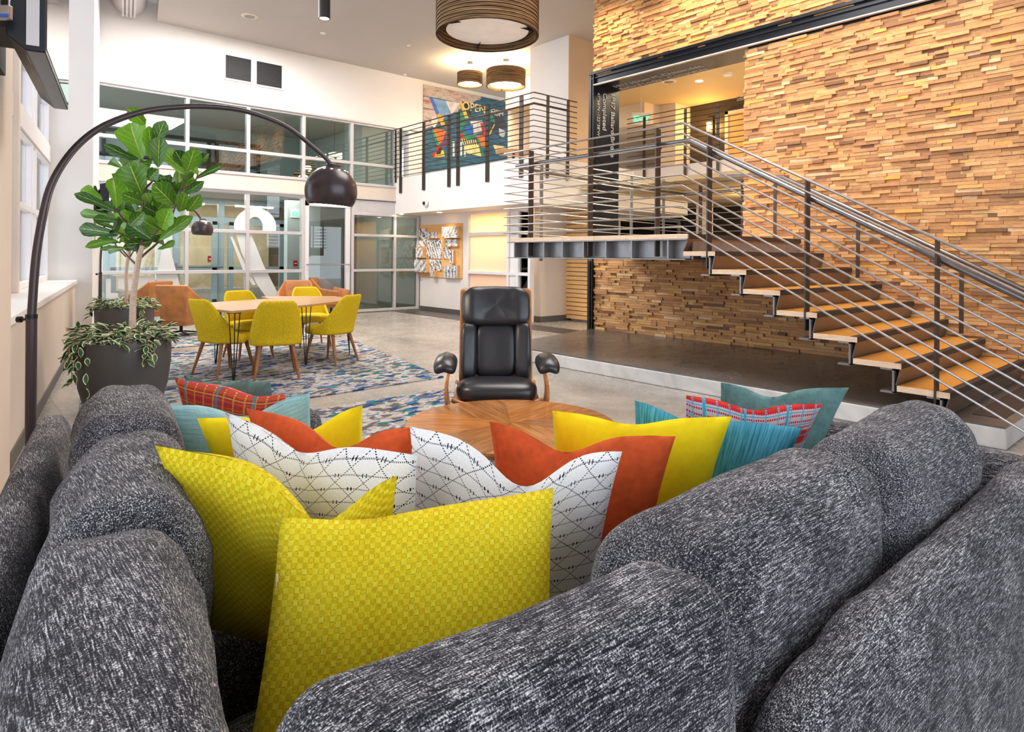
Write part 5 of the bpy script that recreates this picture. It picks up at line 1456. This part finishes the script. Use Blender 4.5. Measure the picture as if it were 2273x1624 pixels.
# sconce, sign and ceiling devices in the hall
p = Px(1577, 280, 13.55)
t = thing('wall_sconce', 'glowing glass wall sconce on the dark wall beyond the stair opening', 'wall light', tuple(p))
MB().cyl((p.x - .07, p.y), .05, p.z - .12, p.z + .08, 20).build('glass_shade', M_bulb3, t, smooth='auto')
MB().box((p.x - .02, p.y - .07, p.z - .2), (p.x + .05, p.y + .07, p.z + .2)).build('back_plate', M_steel, t)
point('sconce_bulb', (p.x - .22, p.y, p.z), 14, (1, .55, .15), .05, parent=t)
p = Px(1648, 213, 13.56); t = thing('room_sign', 'small grey square sign with letter A at the upper right of the opening', 'sign', tuple(p))
MB().box((p.x - .02, p.y - .13, p.z - .1), (p.x + .04, p.y + .13, p.z + .1)).build('plate', M_channel, t)
text_mesh('lettering', 'A', .15, (p.x - .022, p.y + .05, p.z - .05), (0, -1, 0), (0, 0, 1), M_signwhite, t, .001)
for px, py, lab in ((1552, 180, 'right recessed downlight in the hall ceiling beyond the opening'), (1397, 250, 'left recessed downlight in the hall ceiling beyond the opening')):
    p = Pz(px, py, 5.0); t = thing('recessed_light', lab, 'ceiling light', tuple(p), 'hall downlights')
    MB().lathe([(0, 4.993), (.06, 4.993), (.075, 4.999)], (p.x, p.y, 0), 20).build('lens', M_bulb, t); spot('downlight_beam', (p.x, p.y, 4.97), 45, (1, .8, .5), 120, .06, parent=t)
disc('hall_smoke_detector', 1615, 162, .10, 'white smoke detector on the hall ceiling beyond the stair opening', 'detector', M_signwhite, 5.0, .05)
disc('hall_speaker', 1485, 180, .16, 'round ceiling speaker in the hall ceiling beyond the stair opening', 'speaker', M_cream, 5.0, .02, M_channel)
p = Pd(1555, 440, 13.0)
t = thing('recessed_light', 'amber downlight in the low hall ceiling behind the stair rods', 'ceiling light', (12.5, 6.2, 2.66), 'hall downlights')
MB().lathe([(0, 2.65), (.07, 2.65), (.08, 2.66)], (12.3, 6.4, 0), 20).build('lens', M_bulb3, t); point('low_hall_bulb', (12.3, 6.4, 2.4), 60, (1, .7, .35), .1, parent=t)
# kitchen counter glimpsed beside the column
kc = thing('kitchen_counter', 'dark kitchen counter with pale top and tap behind the glass beside the column', 'counter', (13, 11.4, 0))
MB().box((12.3, 11.6, .002), (15.1, 12.2, .86)).build('cabinet', M_darkwall, kc); MB().box((12.25, 11.55, .86), (15.1, 12.25, .91)).build('worktop', M_white, kc)
tp = Pd(1291, 600, 17.2)
MB().tube([(tp.x, 11.9, .91), (tp.x, 11.9, 1.15), (tp.x - .03, 11.8, 1.2), (tp.x - .06, 11.72, 1.12)], .015, 8).build('tap', M_rod, kc, smooth='auto')
struct(MB().box((12.2, 12.3, 0), (15.2, 12.4, 2.66)).build('wall_kitchen', M_darkwall))
storefront('window_15', (9.9, 10.12), (15, 10.12), [.85, 2.4, 4.9], [.04, 2.3], M_alu, M_glass, .06, .08)
# slatted globe pendants in the upper room
for px, py, r, lab in ((684, 374, 15, 'upper left one of the striped glowing globes behind the glass'), (673, 398, 23, 'lowest and largest of the striped glowing globes behind the glass'), (742, 376, 18, 'striped glowing globe just above the arc lamp shade')):
    dq_ = 15.2 if r > 20 else 16.4; c = Pd(px, py, dq_); R = r * dq_ / FPX
    t = thing('globe_pendant', lab, 'pendant lamp', (c.x, c.y, 4.75), 'striped globe pendants')
    m = MB()
    for k in range(9):
        a0 = PI * (k + .15) / 9; a1 = PI * (k + .62) / 9
        m.lathe([(R * math.sin(a0), R * math.cos(a0)), (R * math.sin((a0 + a1) / 2) * 1.01, R * math.cos((a0 + a1) / 2)), (R * math.sin(a1), R * math.cos(a1))], tuple(c), 28)
    m.build('shade', M_drum, t, smooth='auto'); MB().lathe([(R * .5 * math.sin(PI * k / 10), R * .5 * math.cos(PI * k / 10)) for k in range(11)], tuple(c), 20).build('bulb', M_bulb2, t, smooth=True)
    MB().tube([c + Vector((0, 0, R)), (c.x, c.y, 4.75)], .004, 5).build('cable', M_black, t)
# wall television on its arm, padlock, far monitor
def tv(name, s0, s1, n, z0, z1, lab, pier_n):
    t = thing(name, lab, 'television', tuple(W((s0 + s1) / 2, n, z0)))
    def P(s, nn, z): return W(s, nn, z)
    b = MB()
    prof = [(0, z0 + .0), (-.06, z0 + .0), (-.12, z0 + .05), (-.12, z1 - .03), (0, z1)]
    v = [P(s0, n + q_[0], q_[1]) for q_ in prof] + [P(s1, n + q_[0], q_[1]) for q_ in prof]
    b.add(v, [[0, 1, 2, 3, 4], [9, 8, 7, 6, 5]] + [[i, 5 + i, 5 + (i + 1) % 5, (i + 1) % 5] for i in range(5)])
    cs_ = b.build('casing', M_black, t, bevel=.004)
    MB().add([P(s0 + .015, n + .002, z0 + .02), P(s1 - .015, n + .002, z0 + .02), P(s1 - .015, n + .002, z1 - .02), P(s0 + .015, n + .002, z1 - .02)], [[0, 1, 2, 3]]).build('screen', M_screen, cs_)
    e = MB(); e.obox(P((s0 + s1) / 2, n - .115, (z0 + z1) / 2), WD * .3, WN * .03, (0, 0, .22)); e.beam(P((s0 + s1) / 2, n - .13, (z0 + z1) / 2), P((s0 + s1) / 2 - .1, pier_n + .03, (z0 + z1) / 2), .06, .1); e.obox(P((s0 + s1) / 2 - .1, pier_n + .015, (z0 + z1) / 2), WD * .48, WN * .015, (0, 0, .25)).obox(P((s0 + s1) / 2 - .25, (n + pier_n) / 2 - .02, (z0 + z1) / 2 - .05), WD * .16, WN * (.5 * (n - pier_n) - .05), (0, 0, .18))
    e.build('wall_mount', M_blackm, t)
    return t
M_screen = plain('glossy_black_screen', (.01, .01, .012), .04, spec=1.0)
tvv = tv('wall_television', 3.03, 4.17, -.26, 2.10, 2.80, 'large black television mounted high on the near pier at the top left', -.53)
m = MB()
for k in range(3): m.obox(W(3.2 + k * .36, -.318, 2.112 + .0) + Vector((0, 0, .0)), WD * .07, WN * .012, (0, 0, .006))
m.build('port_cover', M_channel, tvv)
MB().obox(W(3.027, -.30, 2.45), WD * .004, WN * .02, (0, 0, .33)).build('side_trim', M_alu, tvv)
MB().tube([W(3.3, -.42, 2.6), W(3.05, -.40, 2.5), W(2.95, -.36, 2.47), W(3.0, -.33, 2.62)], .008, 8).build('cable', M_blackm, tvv, smooth='auto')
pk = Pd(9, 28, 2.35)
t = thing('padlock', 'small silver padlock with blue band hanging beside the television mount', 'padlock', tuple(pk))
MB().obox(pk, Vector((RT[0], RT[1], 0)) * .026, FWv * .01, (0, 0, .026)).build('body', M_rod, t, bevel=.004)
MB().obox(pk + Vector((0, 0, -.014)) - FWv * .011, Vector((RT[0], RT[1], 0)) * .024, FWv * .001, (0, 0, .006)).build('blue_band', MC['blue'], t)
side = Vector((RT[0], RT[1], 0))
MB().tube(smooth_path([pk + side * .017 + Vector((0, 0, .02)), pk + side * .017 + Vector((0, 0, .045)), pk + Vector((0, 0, .06)), pk - side * .017 + Vector((0, 0, .045)), pk - side * .017 + Vector((0, 0, .02))]), .004, 8).build('shackle', M_rod, t, smooth=True)
tv('wall_television', 11.6, 12.6, -.20, 1.78, 2.42, 'black television seen edge on, on the far white pier behind the fig tree', -.395)
for o in bpy.data.objects:
    if '_acc' in o: del o['_acc']
